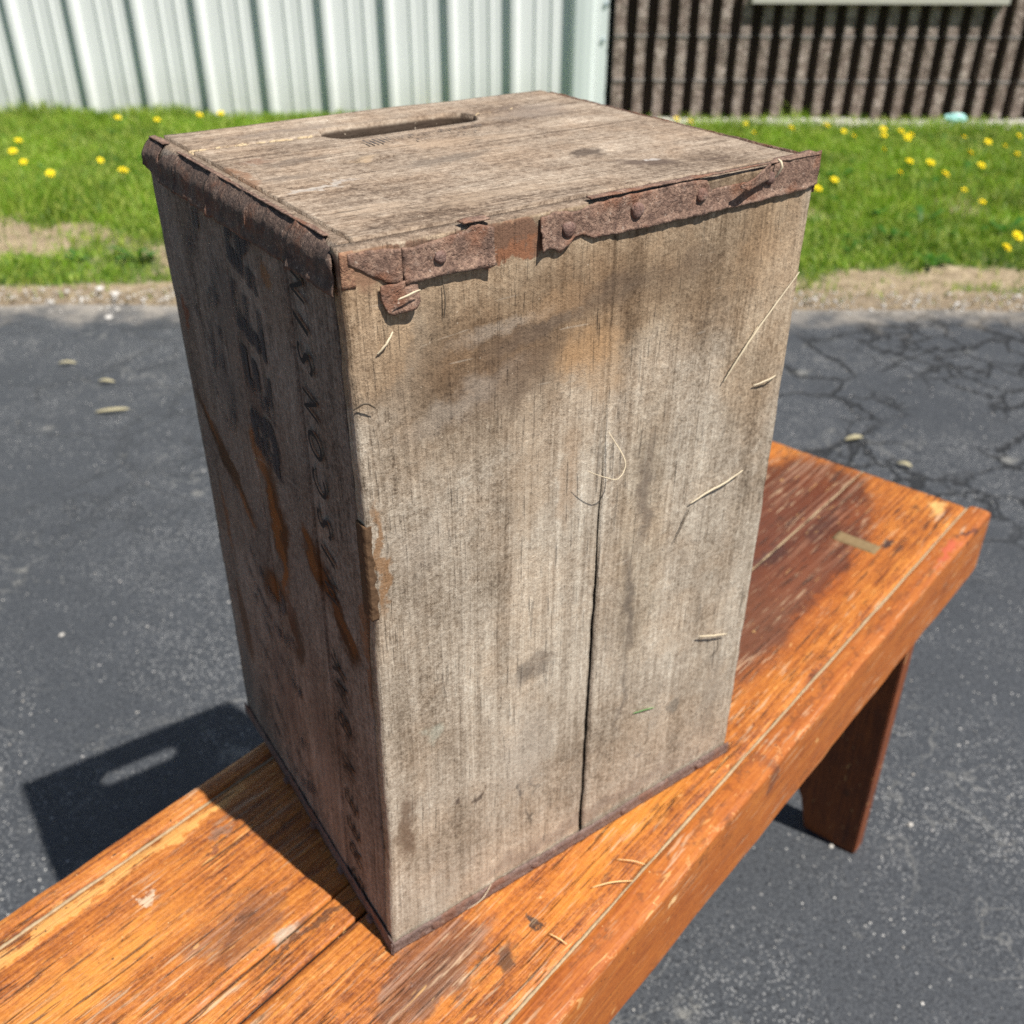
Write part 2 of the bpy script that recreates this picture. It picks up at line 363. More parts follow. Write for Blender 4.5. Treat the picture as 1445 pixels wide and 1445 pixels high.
def crate_part(name, plane, P, F, mat, seed=0., smooth=False, flip=False):
    """P columns: along, across, depth  ->  nominal xyz"""
    a, l, d = AX[plane]
    N = np.zeros_like(P); N[:, l] = P[:, 0]; N[:, a] = P[:, 1]; N[:, d] = P[:, 2]
    gr = np.stack([P[:, 1]+seed, P[:, 0]+seed*.37, P[:, 2]], -1)
    if flip: F = F[:, ::-1]
    return mesh_np(name, crate_warp(N), F, mat, crate, {'nom': N, 'gr': gr}, smooth)
def rag(x, amp, sc=120, seed=0, bias=0):            # ragged edge offset
    return n1(x, sc, seed, 3)*amp+bias
# bottom boards of the crate: they face the camera on the right. A crack opens towards the lower end.
zs = np.linspace(.0035, .4558, 190)
crack = .1512+.0012*n1(zs, 18, 4)+.0009*n1(zs, 75, 14)
opening = np.interp(zs, [0, .12, .24, .30, .335, .36, .46], [.0019, .0018, .0017, .0010, .0003, .0001, .00006])*(1+.35*n1(zs, 60, 21))
frel = lambda sd: (lambda U, V: .00045*fnoise(np.stack([U*.25, V, V*0], -1), 55, sd)+.0003*fnoise(np.stack([U, V, V*0], -1), 12, sd+5)*2)
lo = rag(zs, .0009, 55, 1, .0004)
chip = np.exp(-((zs-.262)/.016)**2)*.0018+np.exp(-((zs-.292)/.014)**2)*.0022+np.exp(-((zs-.11)/.03)**2)*.0006
P, F = slab(zs, lo+chip, crack-opening+.0002*n1(zs, 90, 8), 62, 0., .0088, frel(2))
crate_part('bottom_board', 'front', P, F, M_front, .13, flip=True)
P, F = slab(zs, crack+opening+.0002*n1(zs, 80, 9), CW-.0010+rag(zs, .0009, 70, 3), 56, 0.0004, .0088, frel(7))
crate_part('bottom_board', 'front', P, F, M_front, .77, flip=True)
# long side boards on the left, lettered
zs2 = np.linspace(.004, .4562, 150)
def seam(y0, y1, sd): return lambda z: np.interp(z, [0, CH], [y0, y1])+.0005*n1(z, 22, sd)
s1, s2 = seam(.0655, .0605, 1), seam(.1330, .1420, 2)
lrel = lambda sd: (lambda U, V: .0050*np.clip((U-.4475)/.0087, 0, 1)**2+.0004*fnoise(np.stack([U*.2, V, V*0], -1), 60, sd)+.0004*fnoise(np.stack([U, V, V*0], -1), 14, sd+5))
gapy = .0105+rag(zs2, .0006, 60, 6)
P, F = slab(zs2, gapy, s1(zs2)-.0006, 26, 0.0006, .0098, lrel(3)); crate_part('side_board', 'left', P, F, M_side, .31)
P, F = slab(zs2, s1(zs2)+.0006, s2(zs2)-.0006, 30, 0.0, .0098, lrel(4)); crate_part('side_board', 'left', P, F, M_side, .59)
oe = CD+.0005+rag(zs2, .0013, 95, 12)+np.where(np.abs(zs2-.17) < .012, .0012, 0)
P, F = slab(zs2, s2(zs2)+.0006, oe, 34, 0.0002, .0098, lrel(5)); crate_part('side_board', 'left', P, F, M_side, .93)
# right hand side boards (they only show their worn end grain along the top)
for k, (ya, yb) in enumerate(((.0095, .095), (.0957, .172), (.1727, .2525))):
    zz = np.linspace(.004, .4515, 40)
    P, F = slab(zz, ya+rag(zz, .0003, 60, k), yb+rag(zz, .0003, 60, k+4), 12, CW, CW-.0066)
    tp = P[:, 0] > .4514; P[tp, 0] += .0012*fnoise(np.stack([P[tp, 1], P[tp, 2]*8, P[tp, 1]*0], -1), 260, k)+.0022
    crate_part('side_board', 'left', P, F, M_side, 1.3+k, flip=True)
# ends: upper end with the hand hole, split along the hole; lower end
def crackY(x): return np.interp(x, [0, .0095, .03, .06, .089, .196, .23, .27, .29], [.2035, .203, .2025, .2015, .2005, .2005, .2055, .2195, .2215])+.0003*n1(x, 90, 2)
hx0, hx1, hyc, hr = .0890, .1965, .2005, .0155
def hole(x, sgn):
    d = np.clip(np.minimum(x-hx0, hx1-x), 0, hr); return np.where((x > hx0) & (x < hx1), sgn*np.sqrt(np.clip(hr**2-(hr-d)**2, 0, None)), 0)
xs = np.unique(np.concatenate([np.linspace(.0114, .2873, 170), hx0+np.array([0, .0002, .0008, .002, .0035, .006]), hx1-np.array([0, .0002, .0008, .002, .0035, .006])]))
def crk_w(x): return np.interp(x, [.0095, .04, .088, .197, .22, .27, .289], [.0016, .0013, .0004, .0003, .0003, .00012, .0001])
def trel(sd):
    def f(U, V):
        h = .0005*fnoise(np.stack([U*.22, V, V*0], -1), 70, sd)+.0006*fnoise(np.stack([U, V, V*0], -1), 14, sd+5)
        cup = -.0014*np.exp(-((V-.035)/.03)**2)*np.exp(-((U-.24)/.05)**2)
        k1 = ((U-.088)/.013)**2+((V-.1335-(U-.088)*.12)/.0055)**2       # lifted sliver round a knot
        return h+cup+.0010*np.exp(-k1**2)-.0016*((k1 > .9) & (k1 < 1.35) & (V < .1335+(U-.088)*.1))
    return f
P, F = slab(xs, .0092+rag(xs, .0003, 60, 4), np.minimum(crackY(xs)-crk_w(xs), 1)+hole(xs, -1), 90, CH, CH-.018, trel(3))
crate_part('end_board', 'top', P, F, M_top, .2)
P, F = slab(xs, crackY(xs)+crk_w(xs)+hole(xs, 1), CD-.001+rag(xs, .0007, 45, 9), 26, CH+.0004, CH-.018, trel(8))
crate_part('end_board', 'top', P, F, M_top, .66)
# splintered fresh wood standing in the crack
rr = np.random.default_rng(5); V = []; Fq = []
for k in range(150):
    x = rr.uniform(.011, .09) if k < 125 else rr.uniform(.197, .23); y = float(crackY(x)[0])+rr.normal(0, .0010); L = rr.uniform(.0012, .0042); wd = rr.uniform(.0003, .0008); zt = CH+rr.uniform(-.0022, .0006)
    a = rr.normal(0, .35); dx, dy = math.cos(a)*L, math.sin(a)*L*.5; b = len(V)
    for (sx, sw, sz) in ((-.5, -1, -.0015), (.5, -1, -.0015), (.5, 1, -.0015), (-.5, 1, -.0015), (-.5, -.6, 0), (.45, -.6, .0002), (.5, .6, .0003), (-.5, .6, 0)):
        V.append((x+dx*sx-dy/L*wd*sw, y+dy*sx+dx/L*wd*sw, zt+sz))
    Fq += [(b+4, b+5, b+6, b+7), (b, b+1, b+5, b+4), (b+1, b+2, b+6, b+5), (b+2, b+3, b+7, b+6), (b+3, b, b+4, b+7)]
V = np.array(V); o = mesh_np('splinters', crate_warp(V), np.array(Fq), M_splinter, crate, {'nom': V, 'gr': V}); o['kind'] = 'stuff'
xs2 = np.linspace(.010, .2885, 60)
P, F = slab(xs2, xs2*0+.0092, xs2*0+CD-.001, 24, .018, .0005); crate_part('end_board', 'top', P, F, M_inner, .4)
# a strip of raw torn wood along the near edge
zz = np.linspace(.266, .322, 60)
P, F = slab(zz, -.0008+0*zz, .0030+.0030*n1(zz, 150, 3)*np.sin(np.linspace(0, np.pi, 60)), 8, -.0004, .0088, lambda U, V: .0007*fnoise(np.stack([U, V, V*0], -1), 320, 3)-.0002)
crate_part('torn_edge', 'front', P, F, plain_wood('torn_brown_wood', (.035, .019, .010), (.17, .10, .055), 420), 0, flip=True)

# straps ------------------------------------------------------------
def strap(name, plane, us, lo, hi, off, th=.0007, amp=.0005, mat=None, nv=9, sd=0, curl=None, flip=False):
    def top(U, V):
        P3 = np.stack([U, V, V*0], -1)
        h = -amp*(1.3*fnoise(P3, 65, sd)+1.*fnoise(P3, 190, sd+3))
        if curl: h = h+curl(U, V)
        return h
    P, F = slab(us, lo, hi, nv, 0, 0, top)
    n = len(P)//2; P[n:, 2] = P[:n, 2]+th; P[:, 2] += off
    # (along, across, depth): straps on the front run along x and stand over z
    if plane == 'front': N = np.stack([P[:, 0], P[:, 2], P[:, 1]], -1)
    elif plane == 'left': N = np.stack([P[:, 2], P[:, 0], P[:, 1]], -1)
    else: N = np.stack([P[:, 0], P[:, 1], P[:, 2]], -1)
    if flip: F = F[:, ::-1]
    return mesh_np(name, crate_warp(N), F, mat or M_rust, crate, {'nom': N, 'gr': N}, True)
def U(a, b, step=.0012): return np.linspace(a, b, max(8, int((b-a)/step)))
# front, upper edge, long ragged piece with nail heads
x = U(.1025, .2968)
lo = np.interp(x, [.1025, .104, .110, .1125, .1150, .1165, .122, .128, .135, .16, .21, .26, .285, .2968], [.4375, .4385, .4385, .4360, .4352, .4372, .4405, .4420, .4385, .4385, .4385, .4392, .4395, .4415])+.0008*n1(x, 260, 3)
hi = np.interp(x, [.1025, .112, .118, .124, .135, .20, .208, .212, .25, .256, .262, .2968], [.4535, .4550, .4542, .4528, .4555, .4567, .4560, .4505, .4500, .4560, .4572, .4590])+.0006*n1(x, 300, 6)
hi = np.maximum(hi, lo+.004)
strap('metal_strap', 'front', x, lo, hi, -.0012, sd=2, amp=.0007, curl=lambda u, v: -.0012*np.exp(-((v-.4378)/.003)**2)-.0016*np.clip((.108-u)/.006, 0, 1)*(v < .447), flip=True, nv=14)
# wrap of the same strap over the top edge
x = U(.132, .2955); strap('metal_strap', 'top', x, -.0016+0*x, .0018+.0012*np.abs(n1(x, 120, 9))+np.interp(x, [.13, .2, .215, .255, .265, .2955], [.0005, .001, -.002, -.002, .003, .005]), CH+.0004, sd=5, amp=.0004, nv=5)
# curled up lip
x = U(.228, .253)
strap('metal_strap', 'front', x, .4485+np.interp(x, [.228, .235, .253], [.0015, -.0012, .001]), .4525+np.interp(x, [.228, .24, .253], [-.0012, .001, .0065]), -.004, sd=9, amp=.0004, curl=lambda u, v: -.0035*np.clip((.251-u)/.02, 0, 1), flip=True, nv=6)
# second piece near the corner
x = U(.0290, .0752)
lo = np.interp(x, [.029, .05, .072, .0752], [.4372, .4376, .4366, .4376])+.0005*n1(x, 300, 4)
hi = np.interp(x, [.029, .034, .062, .066, .069, .0752], [.4530, .4520, .4545, .4572, .4562, .4545])+.0005*n1(x, 260, 7)
strap('metal_strap', 'front', x, lo, hi, -.0016, sd=12, amp=.0006, curl=lambda u, v: -.0016*np.exp(-((v-.437)/.0035)**2)-.0018*np.clip((u-.071)/.004, 0, 1), flip=True, nv=12)
x = U(.060, .074); strap('metal_strap', 'top', x, -.002+0*x, .0045+.0015*n1(x, 200, 3), CH+.0007, sd=15, amp=.0004, nv=6)
# thin, half eaten piece and its hanging tab by the corner
x = U(.0035, .0345)
strap('metal_strap', 'front', x, .4385+.0010*n1(x, 250, 2)+np.interp(x, [.003, .012, .022, .0345], [.012, .006, .0, -.003]), .4548+.001*n1(x, 200, 5)-np.interp(x, [.003, .02, .0345], [.0, .001, .003]), -.0009, sd=18, amp=.0005, flip=True, nv=10)
x = U(.0168, .0352, .0009)
strap('metal_strap', 'front', x, .4247+.0005*n1(x, 300, 2)+np.interp(x, [.0168, .0195, .0215, .033, .0352], [.008, .0012, .0002, .0012, .004]), .4385+.001*n1(x, 260, 8), -.0022, sd=21, amp=.0006, curl=lambda u, v: -.0032*np.clip((.437-v)/.012, 0, 1)*np.clip((u-.016)/.02, 0.15, 1), flip=True, nv=12)
# corner fold
x = U(-.0002, .0062, .0008)
strap('metal_strap', 'front', x, .4395+.001*n1(x, 300, 2), .4556+0*x, -.0006, sd=24, amp=.0003, flip=True, nv=10, mat=rust('orange_rusty_metal', (.09, .045, .03), (.24, .125, .075), (.42, .25, .15)))
# left face, upper edge
y = U(.0045, .2530)
lo = np.interp(y, [.0045, .03, .06, .2, .226, .2300, .240, .2530], [.4355, .4368, .4370, .4365, .4375, .4395, .4400, .4425])+.0009*n1(y, 220, 3)
hi = np.interp(y, [.0045, .010, .04, .1, .19, .213, .2225, .2265, .230, .2530], [.4495, .4545, .4566, .4572, .4570, .4545, .4520, .4478, .4565, .4562])+.0007*n1(y, 200, 6)
cuts = [.0045, .048, .098, .150, .2020, .2530]
for k in range(5):
    ya, yb = cuts[k]-.0012, cuts[k+1]+.0006; yk = U(max(ya, .0045), min(yb, .2530)); lk = np.interp(yk, y, lo)+.0006*n1(yk, 300, k); hk = np.interp(yk, y, hi)+.0006*n1(yk, 260, k+9)
    strap('metal_strap', 'left', yk, lk, hk, -.0014-.0007*((k+1) % 2), sd=31+k, amp=.0009, curl=(lambda a, b: (lambda u, v: -.0016*np.exp(-((v-.4372)/.003)**2)+.0050*np.clip((v-.4470)/.0087, 0, 1.1)**2-.0010*np.clip((u-b+.004)/.004, 0, 1)))(ya, yb), nv=14, mat=M_rust_dark)
y = U(.006, .185); strap('metal_strap', 'top', y, y*0, y*0, CH, nv=3) if False else None
def top_y(name, ya, yb, xlo, xhi, off, sd):
    y = U(ya, yb); P, F = slab(y, xlo+0*y, xhi+.0012*n1(y, 160, sd), 5, 0, 0, lambda u, v: .0004*fnoise(np.stack([u, v, v*0], -1), 180, sd))
    n = len(P)//2; P[n:, 2] = P[:n, 2]-.0006; P[:, 2] += off; N = np.stack([P[:, 1], P[:, 0], P[:, 2]], -1)
    return mesh_np(name, crate_warp(N), F[:, ::-1], M_rust, crate, {'nom': N, 'gr': N}, True)
top_y('metal_strap', .02, .205, .0030, .0052, CH+.0003, 3)
top_y('metal_strap', .228, .2525, .0028, .0066, CH+.0006, 4)
# bottom straps
x = U(-.0022, .2972)
strap('metal_strap', 'front', x, .0006+0*x, .0118+.0006*n1(x, 140, 3), -.0013, sd=41, amp=.0005, mat=M_rust_low, flip=True, nv=9, curl=lambda u, v: -.0007*np.exp(-((v-.009)/.002)**2))
y = U(-.0022, .2555)
strap('metal_strap', 'left', y, .0006+0*y, .0130+.0009*n1(y, 120, 5), -.0014, sd=44, amp=.0006, mat=M_rust_low, nv=9)
# right edge strap, end
y = U(0., .2525); 
strap('metal_strap', 'left', y, .4365+.0006*n1(y, 150, 3), .4555+.0005*n1(y, 150, 4), CW+.0004, sd=47, amp=.0004, nv=8, flip=True)

def nail(x, z, r=.0042, off=-.0024, plane='front'):
    V = [(0, -.0011, 0)]; ng = 12
    for ring, (rad, d) in enumerate(((.5, -.0010), (.9, -.0005), (1., .0004), (1., .0018))):
        for k in range(ng):
            a = k*math.tau/ng; q = 1+.06*math.sin(3*a+x*900); V.append((r*rad*q*math.cos(a), d, r*rad*q*math.sin(a)))
    Fc = [(0, 1+(k+1) % ng, 1+k) for k in range(ng)]
    for ring in range(3):
        for k in range(ng): a, b = 1+ring*ng+k, 1+ring*ng+(k+1) % ng; Fc.append((a, b, b+ng, a+ng))
    V = np.array(V)
    if plane == 'front': N = V+np.array([x, off, z])
    elif plane == 'left': N = np.stack([V[:, 1]+off, V[:, 0]+x, V[:, 2]], -1)
    else: N = np.stack([V[:, 0]+x, V[:, 2]+z, CH-V[:, 1]-.0003], -1)
    return mesh_np('nail', crate_warp(N), Fc, M_nail, crate, {'nom': N, 'gr': N}, True)
for x, z, r in ((.1189, .4457, .0038), (.1617, .4478, .0040), (.2054, .4487, .0036), (.2560, .4500, .0034), (.0475, .4455, .0030)): nail(x, z, r)
for y, z in ((.03, .4455), (.075, .447), (.12, .447), (.17, .4465)): nail(y, z, .0036, -.0030, 'left')
for x in (.03, .11, .19, .265): nail(x, .0062, .0032, -.0018)

# lettering -----------------------------------------------------------
def letters(text, along0, height, pitch_scale, up0, mat, name, face='left', shear=.32, bold=0., spacing=1.0, depth=-.0009, width=None):
    cu = bpy.data.curves.new('t', 'FONT'); cu.body = text; cu.size = 1; cu.shear = shear; cu.offset = bold; cu.space_character = spacing; cu.resolution_u = 4
    ob = bpy.data.objects.new('t', cu); COL.objects.link(ob)
    bpy.context.view_layer.update()
    me = bpy.data.meshes.new_from_object(ob.evaluated_get(bpy.context.evaluated_depsgraph_get()))
    bpy.data.objects.remove(ob)
    bm = bmesh.new(); bm.from_mesh(me); bmesh.ops.triangulate(bm, faces=bm.faces)
    V = np.array([v.co[:] for v in bm.verts]); Fc = [tuple(v.index for v in f.verts) for f in bm.faces]; bm.free()
    cap = .73
    sx = (width/(V[:, 0].max()-V[:, 0].min())) if width else height/cap*pitch_scale
    tx, ty = (V[:, 0]-V[:, 0].min())*sx, V[:, 1]*height/cap
    if face == 'left': N = np.stack([0*tx+depth, up0+ty, along0+tx], -1)
    else: N = np.stack([along0+tx, up0+ty, 0*tx+CH+.0011], -1)
    return mesh_np(name, crate_warp(N), Fc, mat, crate, {'nom': N, 'gr': N})
for ch, zc, y0 in zip('WISCONSIN', (.2585, .2790, .2990, .3235, .3455, .3680, .3920, .4100, .4285), (.040,)*9):
    wd = .0045 if ch == 'I' else (.0135 if ch == 'W' else .0100)
    letters(ch, zc-wd/2-.0025, .0158, 1, y0, M_ink, 'lettering', width=wd+.0050, bold=.006, shear=.36)
for ch, zc in zip('GREENBAY', (.016, .042, .0660, .0905, .1200, .1560, .1800, .2010)):
    letters(ch, zc-.0050-.0022, .0160, 1, .0420, M_ink, 'lettering', width=.0142, bold=.014, shear=.36)
for k, ch in enumerate('BEER'):
    letters(ch, .2975+k*.0362, .036, 1, .1010, M_ink_block, 'lettering', width=.0375, bold=.045, shear=.24)
# worn away script: only its broad strokes are left
def stroke(pts, wd, mat, name='faded_script'):
    V = []; Fc = []
    pts = [np.array(p, float) for p in pts]; fine = []
    for i in range(len(pts)-1):
        p0, p1, p2, p3 = pts[max(i-1, 0)], pts[i], pts[i+1], pts[min(i+2, len(pts)-1)]
        for k in range(8):
            t = k/8; fine.append(.5*((2*p1)+(-p0+p2)*t+(2*p0-5*p1+4*p2-p3)*t*t+(-p0+3*p1-3*p2+p3)*t**3))
    fine.append(pts[-1])
    for i, q in enumerate(fine):
        t = fine[min(i+1, len(fine)-1)]-fine[max(i-1, 0)]; t /= np.linalg.norm(t)+1e-9; nn = np.array([-t[1], t[0]])
        ww = wd*(.35+.65*abs(math.sin(2.2+math.atan2(t[1], t[0]))))
        V += [q+nn*ww, q-nn*ww]
        if i: Fc.append((2*i-2, 2*i-1, 2*i+1, 2*i))
    V = np.array(V); N = np.stack([V[:, 0]*0-.0009, V[:, 0], V[:, 1]], -1)
    return V, Fc, N
for pts, wd in (([(.20, .405), (.175, .43), (.16, .40), (.18, .375), (.162, .36)], .006), ([(.21, .37), (.185, .345), (.17, .352)], .006), ([(.205, .335), (.18, .30), (.165, .325), (.175, .345)], .005),
                ([(.205, .395), (.185, .36), (.195, .33)], .004), ([(.19, .22), (.14, .19), (.125, .205)], .006), ([(.195, .195), (.15, .165), (.115, .17)], .006), ([(.185, .17), (.15, .14), (.12, .13), (.13, .15)], .006),
                ([(.2, .13), (.16, .11), (.13, .075), (.115, .09)], .006), ([(.19, .1), (.165, .07), (.12, .05)], .006), ([(.21, .07), (.17, .04), (.14, .03), (.11, .045)], .005)):
    V, Fc, N = stroke(pts, wd, None); mesh_np('faded_script', crate_warp(N), Fc, M_ink_faint, crate, {'nom': N, 'gr': N})
# worn maker's stamp next to the hand hole: bits of print too worn to read
rr = np.random.default_rng(9); V = []; Fq = []
def dash_(x, y, w_, h_, sh):
    b = len(V); V.extend([(x, y, 0), (x+w_, y, 0), (x+w_+sh, y+h_, 0), (x+sh, y+h_, 0)]); Fq.append((b, b+1, b+2, b+3))
x = .099
for k in range(34):
    wd = .0008; 
    if k < 6: dash_(x, .158, .0013, .0125, .001); x += .0030
    else:
        if rr.random() < .85: dash_(x, .1635, wd, .0062*rr.uniform(.6, 1), .0004)
        if rr.random() < .4: dash_(x, .1665, .002, .0009, 0)
        x += rr.uniform(.0017, .0029)
x = .128
for k in range(14):
    if rr.random() < .7: dash_(x, .152, .0009, .0038, .0003)
    x += rr.uniform(.002, .0042)
V = np.array(V); V[:, 1] += (V[:, 0]-.1)*.04; V[:, 2] = CH+.0012; o = mesh_np('stamp', crate_warp(V), Fq, M_ink_block, crate, {'nom': V, 'gr': V})

# ------------------------------------------------------------------ bench
TH = .259711
bench = empty('wooden_bench', (0, 0, 0), TH)
tag(bench, 'long orange varnished wooden bench with worn plank seat and arched plank legs on the asphalt', 'bench')
def bs(x, y, rx, ry, a=0., soft=.8, rgb=(.1, .05, .02), k=.7):
    return ((x, y, 0), (rx, ry, .3), (0, 0, math.radians(a)), soft, rgb, k)
def bench_wood(name, ramp, spots=(), multi=(), worn=True, coarse=1.0, rough=.34, zones=()):
    s = S(name); nom = s.attr('nom'); gr = s.attr('gr')
    wob = s.vm('SCALE', s.vm('SUBTRACT', s.noise(s.scale(gr, 11, 2.2, 11), 1, 2, .5, 0, True), (.5, .5, .5)), None, .016)
    g = s.vm('ADD', gr, wob)
    ringn = s.noise(s.scale(g, 250, 6, 60), 1, 4, .7)
    fibre = s.noise(s.scale(g, 620, 30, 260), 1, 3, .7)
    fine = s.noise(nom, 330, 4, .8)
    mott = s.noise(s.scale(nom, 20, 34, 20), 1, 5, .7)
    broad = s.noise(s.scale(g, 34, 2.6, 20), 1, 3, .55)
    groove = s.rng(s.noise(s.scale(s.vm('ADD', g, (5, 2, 0)), 300, 15, 100), 1, 3, .7), .58, .68)
    where = s.rng(s.noise(nom, 8, 4, .65), .40, .60)
    v = s.add(s.add(s.mul(s.sub(ringn, .5), 1.0), s.mul(s.sub(fibre, .5), .85)), s.add(s.mul(s.sub(broad, .5), .5), s.add(s.mul(s.sub(fine, .5), .8), .5)))
    v = s.add(v, s.mul(s.sub(mott, .5), .8))
    col = s.ramp(v, ramp)
    vec = s.vm('ADD', nom, s.vm('SCALE', s.vm('SUBTRACT', s.noise(nom, 30, 5, .7, 0, True), (.5, .5, .5)), None, .05))
    nz = s.add(-.45, s.add(s.mul(fibre, 1.0), s.add(s.mul(ringn, .7), s.add(s.mul(mott, .7), s.mul(fine, .6)))))
    # zones: varnish gone dark; sky reflection on the grain ridges painted as pale streaks
    ridge_sheen = s.rng(s.noise(s.scale(s.vm('ADD', g, (3, 11, 0)), 150, 3.0, 60), 1, 3, .75), .50, .60)
    for c, r, a, soft, rgb, k in zones:
        f = s.rng(s.add(s.blob(vec, *c, *r, a, soft), s.mul(s.sub(mott, .5), 1.5)), .18, .72)
        col = s.mix(s.mul(f, k), col, s.mix(s.mul(v, .8), s.mix(1., rgb, (.30, .30, .30), 'MULTIPLY'), s.mix(1., rgb, (1.5, 1.5, 1.5), 'MULTIPLY')))
        col = s.mix(s.mul(s.mul(f, ridge_sheen), .62*k), col, (.44, .27, .18))
    for c, r, a, soft, rgb, k in multi:
        f = s.blob(vec, *c, *r, a, soft)
        col = s.mix(s.mul(s.rng(s.mul(f, nz), .05, .8), k), col, rgb, 'MULTIPLY')
    col = stain(s, col, vec, spots, nz)
    if worn:
        wz = s.mul(s.rng(s.noise(s.scale(s.vm('ADD', g, (1, 7, 0)), 260, 18, 90), 1, 3, .7), .57, .66), where)
        col = s.mix(s.mul(wz, .6), col, (.56, .40, .25))
        col = s.mix(s.mul(groove, .75*coarse), col, (.05, .021, .010))
    if worn and name.startswith('worn'):                                    # dirt packed down in the open joints
        jd = s.mul(s.rng(s.sep(nom)[2], -.0025, -.0050), s.mul(s.rng(s.sep(nom)[1], .19, .188), s.rng(s.sep(nom)[0], .76, .75)))
        col = s.mix(jd, col, (.016, .010, .007))
    darkening = s.rng(s.noise(s.scale(s.vm('ADD', nom, (6, 1, 0)), 26, 60, 30), 1, 5, .75), .56, .72)  # grime in random blotches
    col = s.mix(s.mul(darkening, .65), col, (.06, .026, .012))
    pits = s.rng(s.noise(nom, 210, 2, .6), .70, .75); col = s.mix(s.mul(pits, .85), col, (.03, .016, .012))
    chips = s.rng(s.noise(s.vm('ADD', nom, (9, 4, 2)), 240, 2, .6), .71, .76); col = s.mix(s.mul(chips, .8), col, (.66, .42, .19))
    sc = s.rng(s.noise(s.scale(s.vm('ADD', nom, (4, 1, 0)), 38, 300, 40), 1, 1, .5, .8), .72, .75); col = s.mix(s.mul(sc, .45), col, (.75, .45, .17))
    h = s.add(s.mul(ringn, 1.), s.add(s.mul(fibre, .6), s.mul(fine, .25))); h = s.sub(h, s.mul(groove, .9*coarse))
    nb = s.bump(h, .0014*coarse, .85); nb = s.bump(s.noise(nom, 24, 3, .6), .003, .5, nb)
    ro = s.add(rough, s.mul(s.noise(nom, 60, 4, .7), .3))
    return s.fin(col, ro, nb, .5)
OY = [(.0, (.045, .015, .006)), (.25, (.20, .052, .010)), (.5, (.43, .135, .020)), (.75, (.57, .215, .038)), (1., (.74, .42, .14))]
seat_spots = [bs(.42, -.01, .22, .06, 3, .8, (.14, .05, .022), .75), bs(.56, .06, .20, .075, 0, .8, (.12, .036, .016), .8), bs(.55, -.01, .10, .04, 0, .9, (.16, .045, .016), .7), bs(.64, .015, .05, .012, 10, .8, (.07, .022, .012), .85),
    bs(.56, .03, .05, .014, 0, .8, (.06, .022, .014), .8), bs(.69, .0, .05, .02, 0, .8, (.25, .07, .02), .5), bs(.655, -.052, .010, .006, 0, .6, (.03, .02, .02), .9),
    
    bs(.76, -.068, .03, .014, 0, .7, (.85, .50, .17), .7), bs(.0, -.035, .05, .018, 0, .8, (.14, .06, .03), .65), bs(.035, -.062, .018, .010, 40, .7, (.07, .035, .02), .85),
    bs(.07, -.055, .004, .004, 0, .6, (.03, .02, .015), .9), bs(.11, -.06, .05, .014, 0, .9, (.62, .22, .03), .5), bs(.2, -.06, .1, .02, 0, .9, (.62, .24, .035), .6),
    bs(-.045, .06, .014, .010, 0, .7, (.38, .30, .22), .8), bs(-.03, .05, .05, .004, 0, .6, (.06, .03, .018), .7), bs(-.06, .09, .03, .010, 20, .7, (.14, .05, .02), .6),
    bs(-.09, .155, .009, .005, 30, .5, (.6, .48, .34), .75), bs(-.02, .16, .012, .005, 0, .5, (.22, .14, .1), .6), bs(-.04, .155, .010, .003, 0, .5, (.14, .04, .02), .7),
    bs(-.15, .13, .12, .03, 0, .9, (.72, .30, .05), .5), bs(-.12, .185, .2, .008, 0, .6, (.80, .42, .12), .6), bs(.62, -.005, .02, .01, 0, .8, (.2, .06, .02), .5)]
M_seat = bench_wood('worn_orange_varnished_pine', OY, seat_spots, multi=[bs(.50, .05, .36, .16, 0, .7, (.70, .52, .44), .9)],
    zones=[bs(.44, .075, .42, .135, -3, .35, (.155, .046, .015), .93), bs(.0, -.03, .07, .03, 0, .6, (.15, .055, .028), .7), bs(-.06, .09, .05, .03, 0, .7, (.16, .06, .03), .5)])
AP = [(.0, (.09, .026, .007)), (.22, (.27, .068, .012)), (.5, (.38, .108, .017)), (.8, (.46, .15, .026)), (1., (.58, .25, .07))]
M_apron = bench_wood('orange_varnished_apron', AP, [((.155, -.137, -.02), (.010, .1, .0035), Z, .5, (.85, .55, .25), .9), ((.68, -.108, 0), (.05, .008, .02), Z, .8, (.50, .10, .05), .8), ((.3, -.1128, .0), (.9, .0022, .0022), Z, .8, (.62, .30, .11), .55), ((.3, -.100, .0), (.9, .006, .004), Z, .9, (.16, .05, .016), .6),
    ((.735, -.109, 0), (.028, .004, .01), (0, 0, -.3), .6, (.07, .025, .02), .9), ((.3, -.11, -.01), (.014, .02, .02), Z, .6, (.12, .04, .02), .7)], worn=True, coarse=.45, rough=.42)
M_legs = bench_wood('shaded_orange_varnished_leg', [(.0, (.05, .012, .004)), (.4, (.14, .033, .007)), (.7, (.23, .058, .010)), (1., (.36, .11, .02))], worn=False, coarse=.6, rough=.62)  # leg ramp lowered: shade below the seat is put into the colour
M_tenon = plain_wood('grey_brown_end_grain', (.13, .085, .038), (.30, .21, .11), 260)
M_filler = plain_wood('pale_seam_dirt', (.16, .10, .05), (.62, .48, .30), 240)

